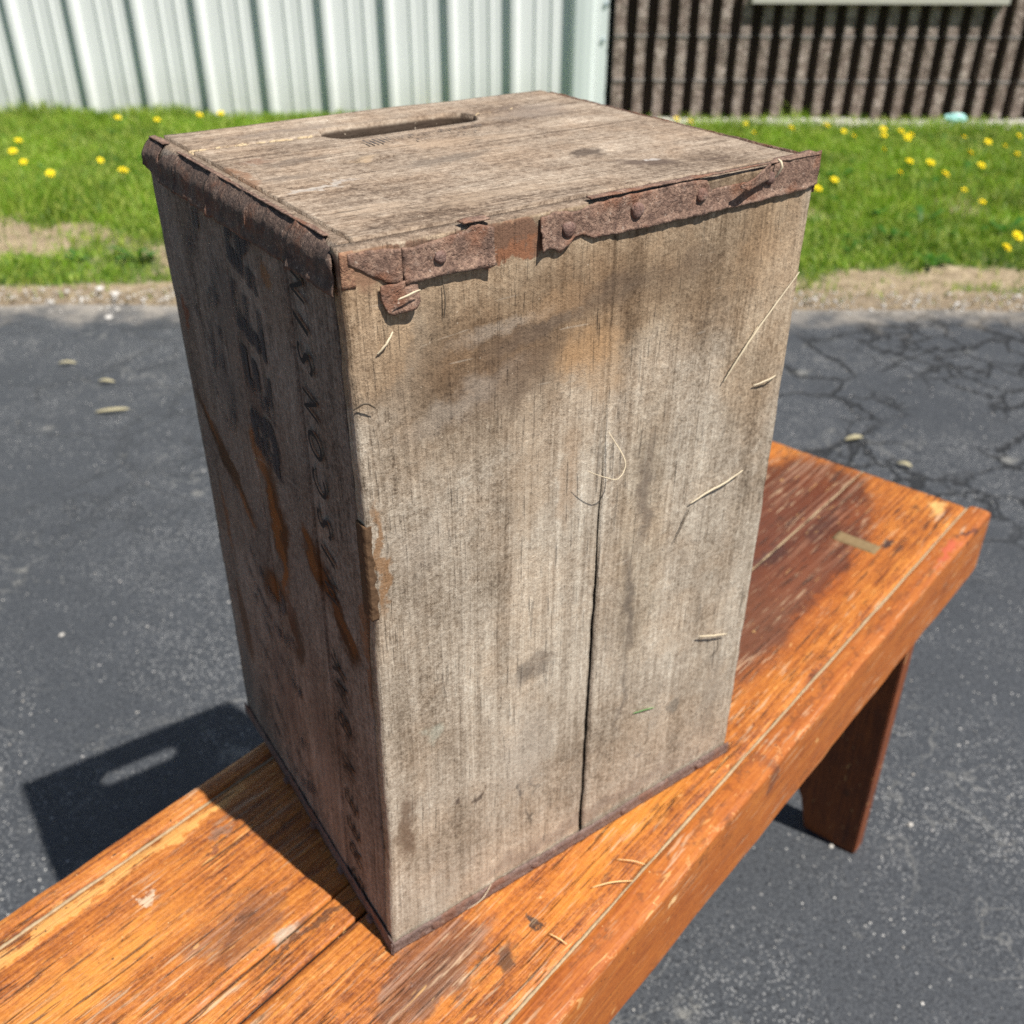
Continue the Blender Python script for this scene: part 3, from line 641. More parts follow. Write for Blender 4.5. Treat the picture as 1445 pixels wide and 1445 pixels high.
def bench_slab(name, us, lo, hi, nv, z0, z1, mat, seed, top=None, parent=bench):
    P, F = slab(us, lo, hi, nv, z0, z1, top)
    gr = np.stack([P[:, 1]+seed, P[:, 0]+seed, P[:, 2]], -1)
    return mesh_np(name, P, F, mat, parent, {'nom': P.copy(), 'gr': gr})
E0, E1 = -.50, .7875
sx = np.linspace(E0, E1, 330)
def wear(sd, edge_lo=None, edge_hi=None):
    def f(U, V):
        h = .0009*fnoise(np.stack([U*.12, V, V*0], -1), 45, sd)+.0007*fnoise(np.stack([U, V, V*0], -1), 9, sd+2)
        for (e, wd, dp) in (edge_lo or ()): h = h-dp*np.exp(-((V-e)/wd)**2)
        h = h-.004*np.clip((U-E1+.006)/.006, 0, 1)**2
        return h
    return f
J = .0330
jn = J+.0010*n1(sx, 4, 3)
bench_slab('seat_board', sx, -.0878+.0005*n1(sx, 60, 1), jn-.0007, 46, 0, -.021, M_seat, .3, wear(1, [(-.0878, .003, .002), (J, .0015, .0012)]))
# the rear board has opened along the grain near the left end of the picture
split = .0585+.0012*n1(sx, 5, 8)
swid = np.interp(sx, [-.5, -.03, .02, .08, 1], [.0022, .0016, .0010, .0000, .0000])*(1+.3*n1(sx, 30, 2))
bench_slab('seat_board', sx[sx < .09], (jn+.0022)[sx < .09], (split-swid)[sx < .09], 14, 0, -.021, M_seat, .9, wear(4, [(J, .0015, .0012), (.0585, .0012, .0008)]))
bench_slab('seat_board', sx[sx < .0925], (split+swid)[sx < .0925], (sx*0+.1925)[sx < .0925], 46, 0, -.021, M_seat, 1.4, wear(6, [(.1925, .003, .002), (.0585, .0012, .0008)]))
m_ = sx > .0885
bench_slab('seat_board', sx[m_], (jn+.0008)[m_], (sx*0+.1925)[m_], 56, 0, -.021, M_seat, 1.4, wear(6, [(.1925, .003, .002), (J, .0015, .0012)]))
# aprons with rounded top corners
def apron(name, y0, y1, sgn, sd, mat=None):
    us = np.unique(np.concatenate([np.linspace(E0-.012, E1+.0125, 240), E1+.0125-.014*(1-np.cos(np.linspace(0, np.pi/2, 10)))]))
    prof = [(-1, -.076), (-1, -.04), (-1, -.004), (-.97, -.0018), (-.88, -.0003), (-.6, .0006), (0, .0010), (.6, .0006), (.88, -.0003), (.97, -.0018), (1, -.004), (1, -.04), (1, -.076)]
    V = []; yc, hw = (y0+y1)/2, (y1-y0)/2
    for i, u_ in enumerate(us):
        e = min(u_-us[0], us[-1]-u_); R = .014; drop = R-math.sqrt(max(R*R-(R-min(e, R))**2, 0)); sh = max(0, 1-e/.004)*.003
        for (py, pz) in prof:
            z = pz-drop if pz > -.03 else pz+drop*.5
            V.append((u_, yc+py*(hw-sh), z))
    V = np.array(V); n = len(prof)
    d = .0008*fnoise(V*[1, 0, 0], 25, sd)+.0002*fnoise(V, 60, sd+2); V[:, 1] += d*np.sign(V[:, 1]-yc); V[:, 2] += .0009*fnoise(V, 40, sd+5)*(V[:, 2] > -.02)
    idx = np.arange(len(us)*n).reshape(-1, n)
    a, b = idx[:-1], idx[1:]
    F = [tuple(q) for q in np.stack([a[:, :-1], a[:, 1:], b[:, 1:], b[:, :-1]], -1).reshape(-1, 4)]
    F += [(a[i, -1], a[i, 0], b[i, 0], b[i, -1]) for i in range(len(a))]
    F += [tuple(idx[0, ::-1]), tuple(idx[-1])]
    gr = np.stack([V[:, 1]+V[:, 2]+sd, V[:, 0]+sd, V[:, 2]*.3], -1)
    return mesh_np(name, V, F, mat or M_apron, bench, {'nom': V.copy(), 'gr': gr}, False)
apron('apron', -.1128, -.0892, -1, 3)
apron('apron', .1940, .2126, 1, 6, M_seat)
# pale dirt packed in the seams
def seam_fill(ya, wd, a, b, sd, zt=-.0016):
    us = np.linspace(a, b, 260); P, F = slab(us, ya-wd+.0003*n1(us, 90, sd), ya+wd+.0006*n1(us, 60, sd+1), 3, zt, -.008, lambda u, v: .0012*n1(u, 130, sd))
    return mesh_np('seam_dirt', P, F, M_filler, bench, {'nom': P.copy(), 'gr': P.copy()})
seam_fill(-.0886, .0010, E0, E1-.002, 2, -.0012); seam_fill(.1933, .0009, E0, E1-.002, 5, -.0012); seam_fill(J, .0010, .09, E1-.001, 8, -.0009)
# plank legs: outline across the bench, arch below, splayed outwards
def leg(s_top, s_foot, s_ten):
    o = []
    zt = -.0215; zb = -.46
    yL, yR = -.0885, .1915
    out = [(yL, zt), (yL, -.0772), (-.1010, -.0772), (-.1000, -.25), (-.0985, zb), (-.030, zb)]
    for k in range(1, 12):
        t = k/12; out.append((-.030+.132*t, zb+.115*math.sin(math.pi*t)**.62))
    out += [(.104, zb), (.2010, zb), (.2020, -.25), (.2030, -.0772), (yR, -.0772), (yR, zt)]
    bm = bmesh.new(); vs = []
    def X(z): return s_top+(s_foot-s_top)*(z/-.46)
    f = bm.faces.new([bm.verts.new((X(z)-.013, y, z)) for y, z in out])
    ext = bmesh.ops.extrude_face_region(bm, geom=[f]); ev = [v for v in ext['geom'] if isinstance(v, bmesh.types.BMVert)]
    bmesh.ops.translate(bm, vec=(.026, 0, 0), verts=ev)
    bmesh.ops.recalc_face_normals(bm, faces=bm.faces)
    bmesh.ops.bevel(bm, geom=[e for e in bm.edges if e.calc_length() > .02], offset=.0015, segments=2, affect='EDGES')
    bmesh.ops.triangulate(bm, faces=bm.faces)
    V = np.array([v.co[:] for v in bm.verts]); Fc = [tuple(v.index for v in q.verts) for q in bm.faces]; bm.free()
    lg = mesh_np('leg', V, Fc, M_legs, bench, {'nom': V.copy(), 'gr': np.stack([V[:, 1], V[:, 2], V[:, 0]], -1)})
    for (ya, yb) in ((-.0495, -.003), (.105, .15)):
        us = np.linspace(s_ten-.0085, s_ten+.0085, 6); P, F = slab(us, us*0+ya, us*0+yb, 12, .0010, -.022, lambda u, v: .0004*fnoise(np.stack([u, v, v*0], -1), 200, 1))
        mesh_np('tenon', P, F, M_tenon, lg, {'nom': P.copy(), 'gr': P.copy()})
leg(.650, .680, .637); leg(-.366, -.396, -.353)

# ------------------------------------------------------------------ frame of the yard: e along the building, m towards it
AN = math.radians(-35); EV = np.array([math.cos(AN), math.sin(AN)]); MV = np.array([-math.sin(AN), math.cos(AN)])
def em(e, m, z=0.): 
    e = np.asarray(e, float); m = np.asarray(m, float)
    return np.stack([e*EV[0]+m*MV[0], e*EV[1]+m*MV[1], z+0*e], -1)
GZ = -.46

# asphalt --------------------------------------------------------------
s = S('cracked_asphalt'); g = s.attr('nom')
n1_ = s.noise(g, 2.3, 4, .6); n2_ = s.noise(g, 11, 4, .65); gr_ = s.noise(g, 320, 3, .75)
col = s.mix(s.add(s.mul(n1_, .5), s.mul(n2_, .5)), (.016, .019, .024), (.054, .060, .070))
col = s.mix(s.rng(gr_, .42, .70), col, s.mix(.5, col, (.16, .17, .18)))
col = s.mix(s.rng(s.noise(g, 150, 3, .8), .50, .36), col, s.mix(.7, col, (.012, .014, .018)))
# worn aggregate showing pale, with its glints painted in as bright specks
def specks(scale, size, lo, hi, rgb, k, maskscale, off):
    global col
    d = s.n('ShaderNodeTexVoronoi', feature='F1'); s.put(d.inputs['Vector'], s.vm('ADD', g, off)); s.put(d.inputs['Scale'], scale)
    keep = s.rng(s.sep(d.outputs['Color'])[0], lo, lo+.01); dense = s.rng(s.noise(g, maskscale, 4, .7), .40, .66, .06, 1.)
    f = s.mul(s.mul(s.rng(d.outputs['Distance'], size, size*.55), keep), s.mul(dense, k))
    col = s.mix(f, col, rgb); return f
f1 = specks(260, .40, .42, 0, (.36, .36, .355), .9, 3.1, (0, 0, 0))
f2 = specks(120, .22, .66, 0, (.58, .57, .54), 1., 4.3, (3, 1, 0))
f3 = specks(34, .085, .86, 0, (.80, .75, .69), 1., 2.6, (7, 5, 0))
f4 = specks(66, .15, .76, 0, (.80, .77, .73), 1., 1.3, (1, 9, 0))
# pale scuffs and worm like traces
wn_ = s.noise(s.vm('ADD', g, (4, 4, 0)), 5.5, 5, .65)
scf = s.mul(s.rng(wn_, .62, .70), s.rng(gr_, .40, .58)); col = s.mix(s.mul(scf, .6), col, (.40, .385, .34))
ln = s.ma('ABSOLUTE', s.sub(s.noise(g, 9, 3, .55, .6), .5)); tr_ = s.mul(s.mul(s.rng(ln, .014, .004), s.rng(gr_, .40, .52)), s.rng(s.noise(s.vm('ADD', g, (8, 2, 0)), 3.3, 2, .5), .50, .60))
col = s.mix(s.mul(tr_, .24), col, (.36, .35, .32))
# cracks
wg = s.vm('ADD', g, s.vm('SCALE', s.noise(g, 6, 4, .7, 0, True), None, .16))
ce = s.vor(wg, 3.6, 'DISTANCE_TO_EDGE'); ce2 = s.vor(wg, 8.5, 'DISTANCE_TO_EDGE')
far = s.mul(s.rng(s.sep(g)[1], .9, 1.4), s.rng(s.sep(g)[0], -.6, .5, .35, 1.))
c1 = s.mul(s.rng(ce, .036, .008), s.rng(s.noise(g, 2.2, 2, .5), .42, .5)); c2 = s.mul(s.rng(ce2, .060, .018), s.rng(s.noise(s.vm('ADD', g, (2, 2, 0)), 1.7, 2, .5), .46, .55))
cr = s.mul(s.ma('MAXIMUM', c1, c2), far)
col = s.mix(s.mul(cr, .9), col, (.012, .013, .015))
# dusty edge by the verge
ed = s.rng(s.add(s.sep(g)[1], s.mul(s.sub(s.noise(g, 9, 4, .7), .5), .5)), 2.20, 2.44); col = s.mix(s.mul(ed, .8), col, (.36, .32, .27))
h = s.add(s.mul(gr_, .7), s.mul(n2_, .5)); h = s.sub(s.add(h, s.mul(f2, .4)), s.mul(cr, 2.))
M_asph = s.fin(col, s.rng(gr_, .3, .7, .50, .82), s.bump(h, .0022, .9), .42)
es = np.concatenate([np.linspace(-60, -6, 28), np.linspace(-5.9, 5.9, 420), np.linspace(6, 60, 28)])
edge = 2.425+.030*n1(es, 1.6, 3)+.022*n1(es, 9, 5)
ms = np.array([-60, -12, -4, -2, -1, 0, .4, .8, 1.2, 1.6, 2.0, 2.2])
rows = np.concatenate([np.repeat(ms[None], len(es), 0), (edge-.05)[:, None], edge[:, None]], 1)
E2 = np.repeat(es[:, None], rows.shape[1], 1); zz = np.full(rows.shape, GZ); zz[:, -1] -= .022
zz += np.where((np.abs(E2) < 6) & (rows > .6) & (rows < 2.3), .003*fnoise(np.stack([E2.ravel(), rows.ravel(), 0*E2.ravel()], -1), 2.5, 2).reshape(E2.shape), 0)
idx = np.arange(E2.size).reshape(E2.shape)
V = em(E2.ravel(), rows.ravel(), 0); V[:, 2] = zz.ravel()
F = np.stack([idx[:-1, :-1], idx[1:, :-1], idx[1:, 1:], idx[:-1, 1:]], -1).reshape(-1, 4)
nomg = np.stack([E2.ravel(), rows.ravel(), 0*E2.ravel()], -1)
tag(mesh_np('asphalt', V, F, M_asph, None, {'nom': nomg}), kind='structure')

# ground, and the verge between asphalt and building ---------------------
s = S('bare_ground'); g = s.obj(); n = s.noise(g, 3, 4, .6)
M_ground = s.fin(s.mix(n, (.10, .13, .04), (.16, .17, .06)), .95)
tag(mesh_np('ground', [(-150, -150, -.50), (150, -150, -.50), (150, 150, -.50), (-150, 150, -.50)], [(0, 1, 2, 3)], M_ground), kind='structure')
def bare(e, m):
    """0..1: how bare the verge is"""
    p = np.stack([e, m, 0*e], -1)
    nz = fnoise(p, 1.7, 4, 4); nz2 = fnoise(p, 6.5, 8, 4)
    left = np.clip((.2-e)/.6, 0, 1)
    b = np.clip((2.62-m)/.10+nz*.9, 0, 1)
    band = np.exp(-((m-2.98-.10*np.sin(e*1.7))/.26)**2)*left*1.25*np.clip((m-2.2), 0, 1)
    right = np.exp(-((m-2.62)/.13)**2)*(1-left)*.8
    return np.clip(np.maximum(b, np.maximum(band*.85, right)+nz*.75+nz2*.75), 0, 1)
s = S('verge_soil'); g = s.attr('nom'); b = s.sep(s.attr('bare'))[0]
n = s.noise(g, 14, 5, .7); q = s.noise(g, 90, 4, .7)
soil = s.ramp(s.add(s.mul(n, .5), s.mul(q, .5)), [(.32, (.13, .09, .055)), (.5, (.32, .25, .165)), (.66, (.55, .45, .30))])
turf = s.mix(q, (.045, .085, .018), (.11, .17, .04))
col = s.mix(s.rng(s.add(b, s.mul(s.sub(n, .5), .5)), .25, .6), turf, soil)
dk = s.rng(s.sep(g)[1], 2.60, 2.47); col = s.mix(s.mul(dk, .6), col, s.mix(n, (.10, .075, .05), (.27, .21, .155)))
M_soil = s.fin(col, .95, s.bump(s.add(n, s.mul(q, .4)), .02, .8), .2)
es = np.concatenate([np.linspace(-14, -4.6, 14), np.linspace(-4.5, 4.5, 240), np.linspace(4.6, 14, 14)])
ms = np.linspace(2.36, 5.30, 80)
E2, M2 = np.meshgrid(es, ms, indexing='ij'); p3 = np.stack([E2.ravel(), M2.ravel(), 0*E2.ravel()], -1)
zz = GZ-.020+.022*np.clip((M2.ravel()-2.40)/.35, 0, 1)+.010*fnoise(p3, 2.2, 2)+.005*fnoise(p3, 9, 3)
def soil_z(e, m):
    q = np.stack([e, m, 0*e], -1); return GZ-.020+.022*np.clip((m-2.40)/.35, 0, 1)+.010*fnoise(q, 2.2, 2)+.005*fnoise(q, 9, 3)
V = em(E2.ravel(), M2.ravel()); V[:, 2] = zz; idx = np.arange(E2.size).reshape(E2.shape)
F = np.stack([idx[:-1, :-1], idx[1:, :-1], idx[1:, 1:], idx[:-1, 1:]], -1).reshape(-1, 4)
bb = bare(E2.ravel(), M2.ravel())
tag(mesh_np('verge', V, F, M_soil, None, {'nom': p3, 'bare': np.stack([bb, bb, bb], -1)}, True), kind='structure')

# grass ------------------------------------------------------------------
def leafmat(name, a, b, c, trans=.35, rough=.5):
    s = S(name); r = s.sep(s.attr('rnd')); col = s.mix(r[0], a, b); col = s.mix(s.mul(r[1], r[1]), col, c)
    tl = s.n('ShaderNodeBsdfTranslucent'); s.put(tl.inputs[0], s.mix(1., col, (1.1, 1.25, .6), 'MULTIPLY')); mx = s.n('ShaderNodeMixShader'); mx.inputs[0].default_value = trans
    s.t.links.new(s.b.outputs[0], mx.inputs[1]); s.t.links.new(tl.outputs[0], mx.inputs[2]); s.t.links.new(mx.outputs[0], s.out.inputs[0])
    return s.fin(col, rough, None, .3)
M_grass = leafmat('green_grass', (.040, .125, .006), (.23, .42, .02), (.50, .54, .12))
M_straw = leafmat('dry_straw', (.42, .33, .18), (.62, .52, .33), (.30, .24, .12), .2, .6)
def blades(name, e, m, hgt, wid, mat, lean=.5, seed=3, flat=0.):
    r = np.random.default_rng(seed); n = len(e)
    a = r.uniform(0, math.tau, n); b = r.uniform(0, math.tau, n); ln_ = np.abs(r.normal(lean, .25, n))*hgt
    base = em(e, m); base[:, 2] = soil_z(e, m)-.003
    side = np.stack([np.cos(b), np.sin(b), 0*b], -1)*wid[:, None]*.5
    dirv = np.stack([np.cos(a), np.sin(a), 0*a], -1)
    zup = hgt*(1-flat)
    mid = base+dirv*(ln_*.35)[:, None]; mid[:, 2] += zup*.62
    tip = base+dirv*ln_[:, None]; tip[:, 2] += zup*r.uniform(.8, 1.0, n)
    V = np.stack([base-side, base+side, mid-side*.8, mid+side*.8, tip], 1).reshape(-1, 3)
    k = np.arange(n)*5
    F = np.concatenate([np.stack([k, k+1, k+3], -1), np.stack([k, k+3, k+2], -1), np.stack([k+2, k+3, k+4], -1)])
    rn = np.repeat(np.stack([np.clip(r.random(n)*.5+.75*(fnoise(np.stack([e, m, 0*e], -1), 4.5, 5, 4)*1.3+.30), 0, 1), r.random(n), r.random(n)], -1), 5, 0)
    return tag(mesh_np(name, V, F, mat, None, {'rnd': rn}), kind='stuff')
N0 = 330000
e = RNG.uniform(-3.5, 3.7, N0); m = RNG.uniform(2.45, 5.03, N0); b = bare(e, m)
dens = fnoise(np.stack([e, m, 0*e], -1), 2.1, 9, 3)
keep = RNG.random(N0) > np.clip(b*1.35+.75*((e > .5) & (m > 4.84+.05*n1(e, 2.5, 4))), 0, .97); e, m, b, dens = e[keep], m[keep], b[keep], dens[keep]
hg = (.024+.034*np.clip((m-2.7)/.8, 0, 1)+.030*np.clip(dens, 0, 1)+.055*np.clip((m-4.85)/.15, 0, 1)*np.clip(dens*2.2, 0, 1))*RNG.uniform(.55, 1.25, len(e))
tag(blades('grass', e, m, hg, RNG.uniform(.0028, .006, len(e)), M_grass, .55, 3), kind='stuff')
N1 = 60000
e = RNG.uniform(-3.5, 3.7, N1); m = RNG.uniform(2.42, 4.9, N1); b = bare(e, m); keep = RNG.random(N1) < (.04+b*.9); e, m = e[keep], m[keep]
blades('dry_grass', e, m, RNG.uniform(.02, .05, len(e)), RNG.uniform(.0018, .004, len(e)), M_straw, 1.2, 8, .72)
# broad leaved weeds in rosettes: uncountable low clumps
rr = np.random.default_rng(21); V = []; Fq = []; rn = []
for k in range(260):
    ce_, cm_ = rr.uniform(-3.2, 3.4), rr.uniform(2.75, 4.9)
    if bare(np.array([ce_]), np.array([cm_]))[0] > .5: continue
    z0 = float(soil_z(np.array([ce_]), np.array([cm_]))[0]); sz = rr.uniform(.04, .085)
    for j in range(rr.integers(6, 11)):
        a = rr.uniform(0, math.tau); L = sz*rr.uniform(.7, 1.2); wdt = L*.16; up_ = L*rr.uniform(.25, .7)
        c = em(ce_, cm_, z0)+0; dx = np.array([math.cos(a), math.sin(a), 0]); sd_ = np.array([-math.sin(a), math.cos(a), 0])
        bI = len(V); V += [c, c+dx*L*.35+sd_*wdt*.6+[0, 0, up_*.6], c+dx*L*.35-sd_*wdt*.6+[0, 0, up_*.6], c+dx*L*.75+sd_*wdt+[0, 0, up_], c+dx*L*.75-sd_*wdt+[0, 0, up_], c+dx*L+[0, 0, up_*.85]]
        Fq += [(bI, bI+1, bI+2), (bI+1, bI+3, bI+4), (bI+1, bI+4, bI+2), (bI+3, bI+5, bI+4)]
        q = rr.random(); rn += [(q*.5, .1, 0)]*6
tag(mesh_np('weeds', np.array(V), np.array(Fq), leafmat('weed_leaf', (.05, .15, .02), (.08, .22, .03), (.14, .25, .05)), None, {'rnd': rn}), kind='stuff')

# dandelions ---------------------------------------------------------------
s = S('dandelion_yellow'); M_petal = s.fin((.92, .74, .02), .6, None, .2)
s = S('dandelion_stem'); M_stem = s.fin((.16, .26, .06), .5)
def dandelion_meshes(var):
    r = np.random.default_rng(40+var); V = [(0, 0, 0)]; Fc = []
    for ring, (n, R, h) in enumerate(((18, .0185, .001), (16, .0155, .004), (12, .0105, .007), (8, .006, .009))):
        for k in range(n):
            a = (k+ring*.5)*math.tau/n+r.normal(0, .05); RR = R*r.uniform(.88, 1.1); wd = .0022
            c, s_ = math.cos(a), math.sin(a); b = len(V)
            V += [(c*.002+s_*wd*.4, s_*.002-c*wd*.4, h*.4), (c*.002-s_*wd*.4, s_*.002+c*wd*.4, h*.4), (c*RR-s_*wd, s_*RR+c*wd, h), (c*RR*1.04, s_*RR*1.04, h+.0004), (c*RR+s_*wd, s_*RR-c*wd, h)]
            Fc.append((b, b+1, b+2, b+3, b+4))
    a = bpy.data.meshes.new('flower_head'); a.from_pydata(V, [], Fc); a.materials.append(M_petal)
    V = []; Fc = []
    for i in range(5):
        t = i/4; cx = .012*t*t; 
        for k in range(6): V.append((cx+.0020*math.cos(k*math.tau/6), .0020*math.sin(k*math.tau/6), -.10*(1-t)))
    for i in range(4):
        for k in range(6): a0 = i*6+k; b0 = i*6+(k+1) % 6; Fc.append((a0, b0, b0+6, a0+6))
    V = [(x-.012, y, z) for x, y, z in V]
    st = bpy.data.meshes.new('stem'); st.from_pydata(V, [], Fc); st.materials.append(M_stem)
    return a, st
DM = [dandelion_meshes(k) for k in range(4)]
DL = [(-2.148, 4.251, 'yellow dandelion at the left picture edge, uppermost of three left of the others'), (-2.084, 4.043, 'yellow dandelion at the left picture edge, middle of the three in a slanting row'),
 (-1.958, 3.852, 'yellow dandelion by the left picture edge, lowest of the row of three'), (-1.773, 3.665, 'lone yellow dandelion low on the left lawn, leftmost of the two lowest'),
 (-1.652, 3.884, 'pale small yellow dandelion midway across the left lawn'), (-1.502, 3.717, 'yellow dandelion on the left lawn nearest to the crate'),
 (-1.674, 4.723, 'yellow dandelion in tall grass under the white wall, nearest above the crate corner'), (-1.502, 4.850, 'yellow dandelion against the white metal wall, left one of a close pair'),
 (-1.407, 4.889, 'yellow dandelion against the white metal wall, right one of a close pair'), (-1.879, 4.770, 'faint half hidden yellow dandelion at the foot of the white metal wall'),
 (-0.401, 5.0, 'yellow dandelion tip just peeping over the back edge of the crate top'), (0.853, 4.803, 'half hidden yellow dandelion above the right back crate edge, left of a brighter one'),
 (0.909, 4.735, 'bright yellow dandelion above the right back crate edge by the dark block wall'), (1.171, 4.691, 'yellow dandelion on the pale strip below the block wall, above a fainter one'),
 (1.170, 4.496, 'faint yellow dandelion just below the pale strip, right of the crate top'), (1.371, 4.612, 'small pale yellow dandelion alone on the gravel strip left of the wall middle'),
 (1.552, 4.666, 'yellow dandelion touching the block wall base above the middle of the lawn'), (1.598, 4.537, 'small yellow dandelion, upper left one of a faint pair below the block wall'),
 (1.614, 4.429, 'small yellow dandelion, lower right one of a faint pair below the block wall'), (1.800, 4.590, 'yellow dandelion, upper of two stacked flowers by the block wall'),
 (1.759, 4.447, 'yellow dandelion, lower of two stacked flowers by the block wall'), (1.868, 4.544, 'yellow dandelion, leftmost of a tight cluster of three below the block wall'),
 (1.889, 4.466, 'yellow dandelion, upper right of a tight cluster of three below the block wall'), (1.852, 4.404, 'yellow dandelion, lowest of a tight cluster of three below the block wall'),
 (1.669, 4.155, 'dim yellow dandelion alone under the two stacked flowers'), (1.711, 3.944, 'bright yellow dandelion, left of two side by side in the middle of the right lawn'),
 (1.791, 3.921, 'bright yellow dandelion, right of two side by side in the middle of the right lawn'), (1.607, 3.747, 'large bright yellow dandelion below and left of the side by side pair'),
 (1.784, 3.728, 'yellow dandelion below and right of the side by side pair'), (2.022, 4.094, 'large wide yellow dandelion, upper of two big ones on the right'),
 (1.985, 3.875, 'large wide yellow dandelion, lower of two big ones on the right'), (1.767, 3.486, 'small yellow dandelion lower right, upper of two in a slanting line'),
 (1.770, 3.315, 'small yellow dandelion lower right, lower of two in a slanting line'), (1.314, 3.627, 'bright yellow dandelion just right of the top right corner of the crate'),
 (1.214, 3.496, 'yellow dandelion half hidden behind the top right corner of the crate'), (2.118, 4.425, 'dim yellow dandelion under the turquoise litter'),
 (2.188, 4.323, 'bright yellow dandelion right of the turquoise litter'), (2.229, 4.237, 'dim yellow dandelion near the right picture edge, left of a pale one'),
 (2.380, 4.447, 'yellow dandelion at the right picture edge close to the block wall'), (2.219, 4.085, 'dim pale yellow dandelion at the right picture edge below the wall strip'),
 (1.723, 2.896, 'yellow dandelion at the right picture edge near the asphalt, upper one of two'), (1.637, 2.773, 'bright yellow dandelion nearest to the asphalt on the right lawn')]
for i, (e_, m_, lab) in enumerate(DL):
    o = empty('dandelion'); z = float(soil_z(np.array([e_]), np.array([m_]))[0]); p = em(e_, m_, 0)
    hz = -.400
    o.location = (p[0], p[1], z); tag(o, lab, 'dandelion', 'dandelions on the verge')
    a, st = DM[i % 4]; sc = random.uniform(.85, 1.2)*(.7 if 'faint' in lab or 'small' in lab or 'dim' in lab else .92)
    hd = bpy.data.objects.new('flower_head', a); link(hd, o); hd.location = (0, 0, hz-z); tl = random.uniform(.25, .8)
    az_ = SUN_AZ+random.uniform(-.7, .7); hd.rotation_euler = Vector((math.cos(az_)*math.sin(tl), math.sin(az_)*math.sin(tl), math.cos(tl))).to_track_quat('Z', 'Y').to_euler(); hd.scale = (sc, sc, sc)
    sm = bpy.data.objects.new('stem', st); link(sm, o); sm.location = (0, 0, hz-z); sm.rotation_euler = (0, 0, random.uniform(0, 6)); sm.scale = (1, 1, max(.2, (hz-z)/.10))

# ------------------------------------------------------------------ metal clad building
WM = 5.05
s = S('white_painted_metal'); g = s.attr('nom'); n = s.noise(g, 3, 3, .5); d = s.rng(s.sep(g)[2], -.42, -.15, 1., 0.)
col = s.mix(n, (.73, .755, .745), (.78, .80, .795)); col = s.mix(s.mul(s.mul(d, s.noise(g, 12, 4, .7)), .5), col, (.35, .36, .28))
col = s.mix(s.mul(s.rng(s.noise(s.scale(g, 30, 30, 2), 1, 3, .6), .6, .75), .15), col, (.45, .5, .47))
M_white = s.fin(col, .38, None, .5)
s = S('white_trim_metal'); M_trim = s.fin((.70, .76, .74), .35)
bld = empty('metal_building'); tag(bld, 'pale green white building wall clad in ribbed metal panels behind the left lawn', 'building')
def sheet(profile, z0, z1, mat, name, parent, th=.0012):
    """profile: list of (e, out) along the wall; out = towards the camera"""
    P = []; zs_ = np.linspace(z0, z1, 3)
    n = len(profile)
    for z in zs_:
        for (e_, o_) in profile: P.append(tuple(em(e_, WM-o_, z)))
    for z in zs_[::-1]:
        for (e_, o_) in profile: P.append(tuple(em(e_, WM-o_+th, z)))
    P = np.array(P, float); F = []
    L = 6
    for r_ in range(L):
        for k in range(n-1):
            a = r_*n+k; b = ((r_+1) % L)*n+k; F.append((a, a+1, b+1, b))
    nn = np.stack([P@np.append(EV, 0), P@np.append(MV, 0), P[:, 2]], -1)
    return mesh_np(name, P, F, mat, parent, {'nom': nn})
RS = .3070; R0 = -.8935+.024   # rib centres; dark shadow lies left of each rib
for k in range(-4, 2):         # each panel carries three major ribs
    e0 = R0+RS*3*k-.5*RS; prof = [(e0, 0)]
    for j in range(-1, 3):
        c = e0+RS*(j+.5)
        if j >= 0: prof += [(c-.022, 0), (c-.012, .038), (c+.012, .038), (c+.028, 0)]
        for dd in (.113, .194):
            q = c+dd
            if e0+.005 < q-.014 and q+.014 < e0+3*RS-.005: prof += [(q-.014, 0), (q-.009, .0065), (q+.009, .0065), (q+.014, 0)]
    prof.sort(key=lambda q: q[0])
    lim = .478
    if e0 > lim: continue
    prof = [p for p in prof if p[0] < lim]
    if prof[-1][0] < min(e0+3*RS, lim): prof.append((min(e0+3*RS, lim), 0))
    sheet(prof, GZ+.005, 3.2, M_white, 'wall_panel', bld)
def boxem(e0, e1, m0, m1, z0, z1, mat, name, parent=None, bev=.0):
    P = np.array([em(a, b, c) for c in (z0, z1) for b in (m0, m1) for a in (e0, e1)], float).reshape(-1, 3)
    F = [(0, 1, 5, 4), (1, 3, 7, 5), (3, 2, 6, 7), (2, 0, 4, 6), (4, 5, 7, 6), (0, 2, 3, 1)]
    nn = np.stack([P@np.append(EV, 0), P@np.append(MV, 0), P[:, 2]], -1)
    return mesh_np(name, P, F, mat, parent, {'nom': nn})
# corner trim with a worn, bent skin and two bolts
prof = [(.330, .004), (.338, .028), (.352, .050), (.395, .053), (.435, .050), (.447, .022), (.452, .0045), (.515, .0045)]
tr = sheet(prof, GZ+.004, 3.2, M_trim, 'corner_trim', bld)
s = S('bolt_metal'); M_bolt = s.fin((.42, .50, .53), .4)
for (e_, z_) in ((.500, .085), (.492, -.075), (.497, .45), (.493, .9)):
    V = []; c = em(e_, WM-.0075, z_)
    for d_, r_ in ((0, .011), (-.006, .010), (-.008, .004)):
        for k in range(8):
            a = k*math.tau/8; q = c+np.append(EV, 0)*r_*math.cos(a)+np.append(MV, 0)*d_+np.array([0, 0, r_*math.sin(a)]); V.append(q)
    F = [(i*8+k, i*8+(k+1) % 8, (i+1)*8+(k+1) % 8, (i+1)*8+k) for i in range(2) for k in range(8)]+[tuple(range(23, 15, -1))]
    mesh_np('bolt', np.array(V).reshape(-1, 3), F, M_bolt, bld)
boxem(-9.5, .478, WM+.004, WM+5, GZ, 3.2, M_trim, 'backing_wall', bld)
boxem(-9.6, .53, WM-.08, WM+5.1, 3.2, 3.3, M_trim, 'eave', bld)

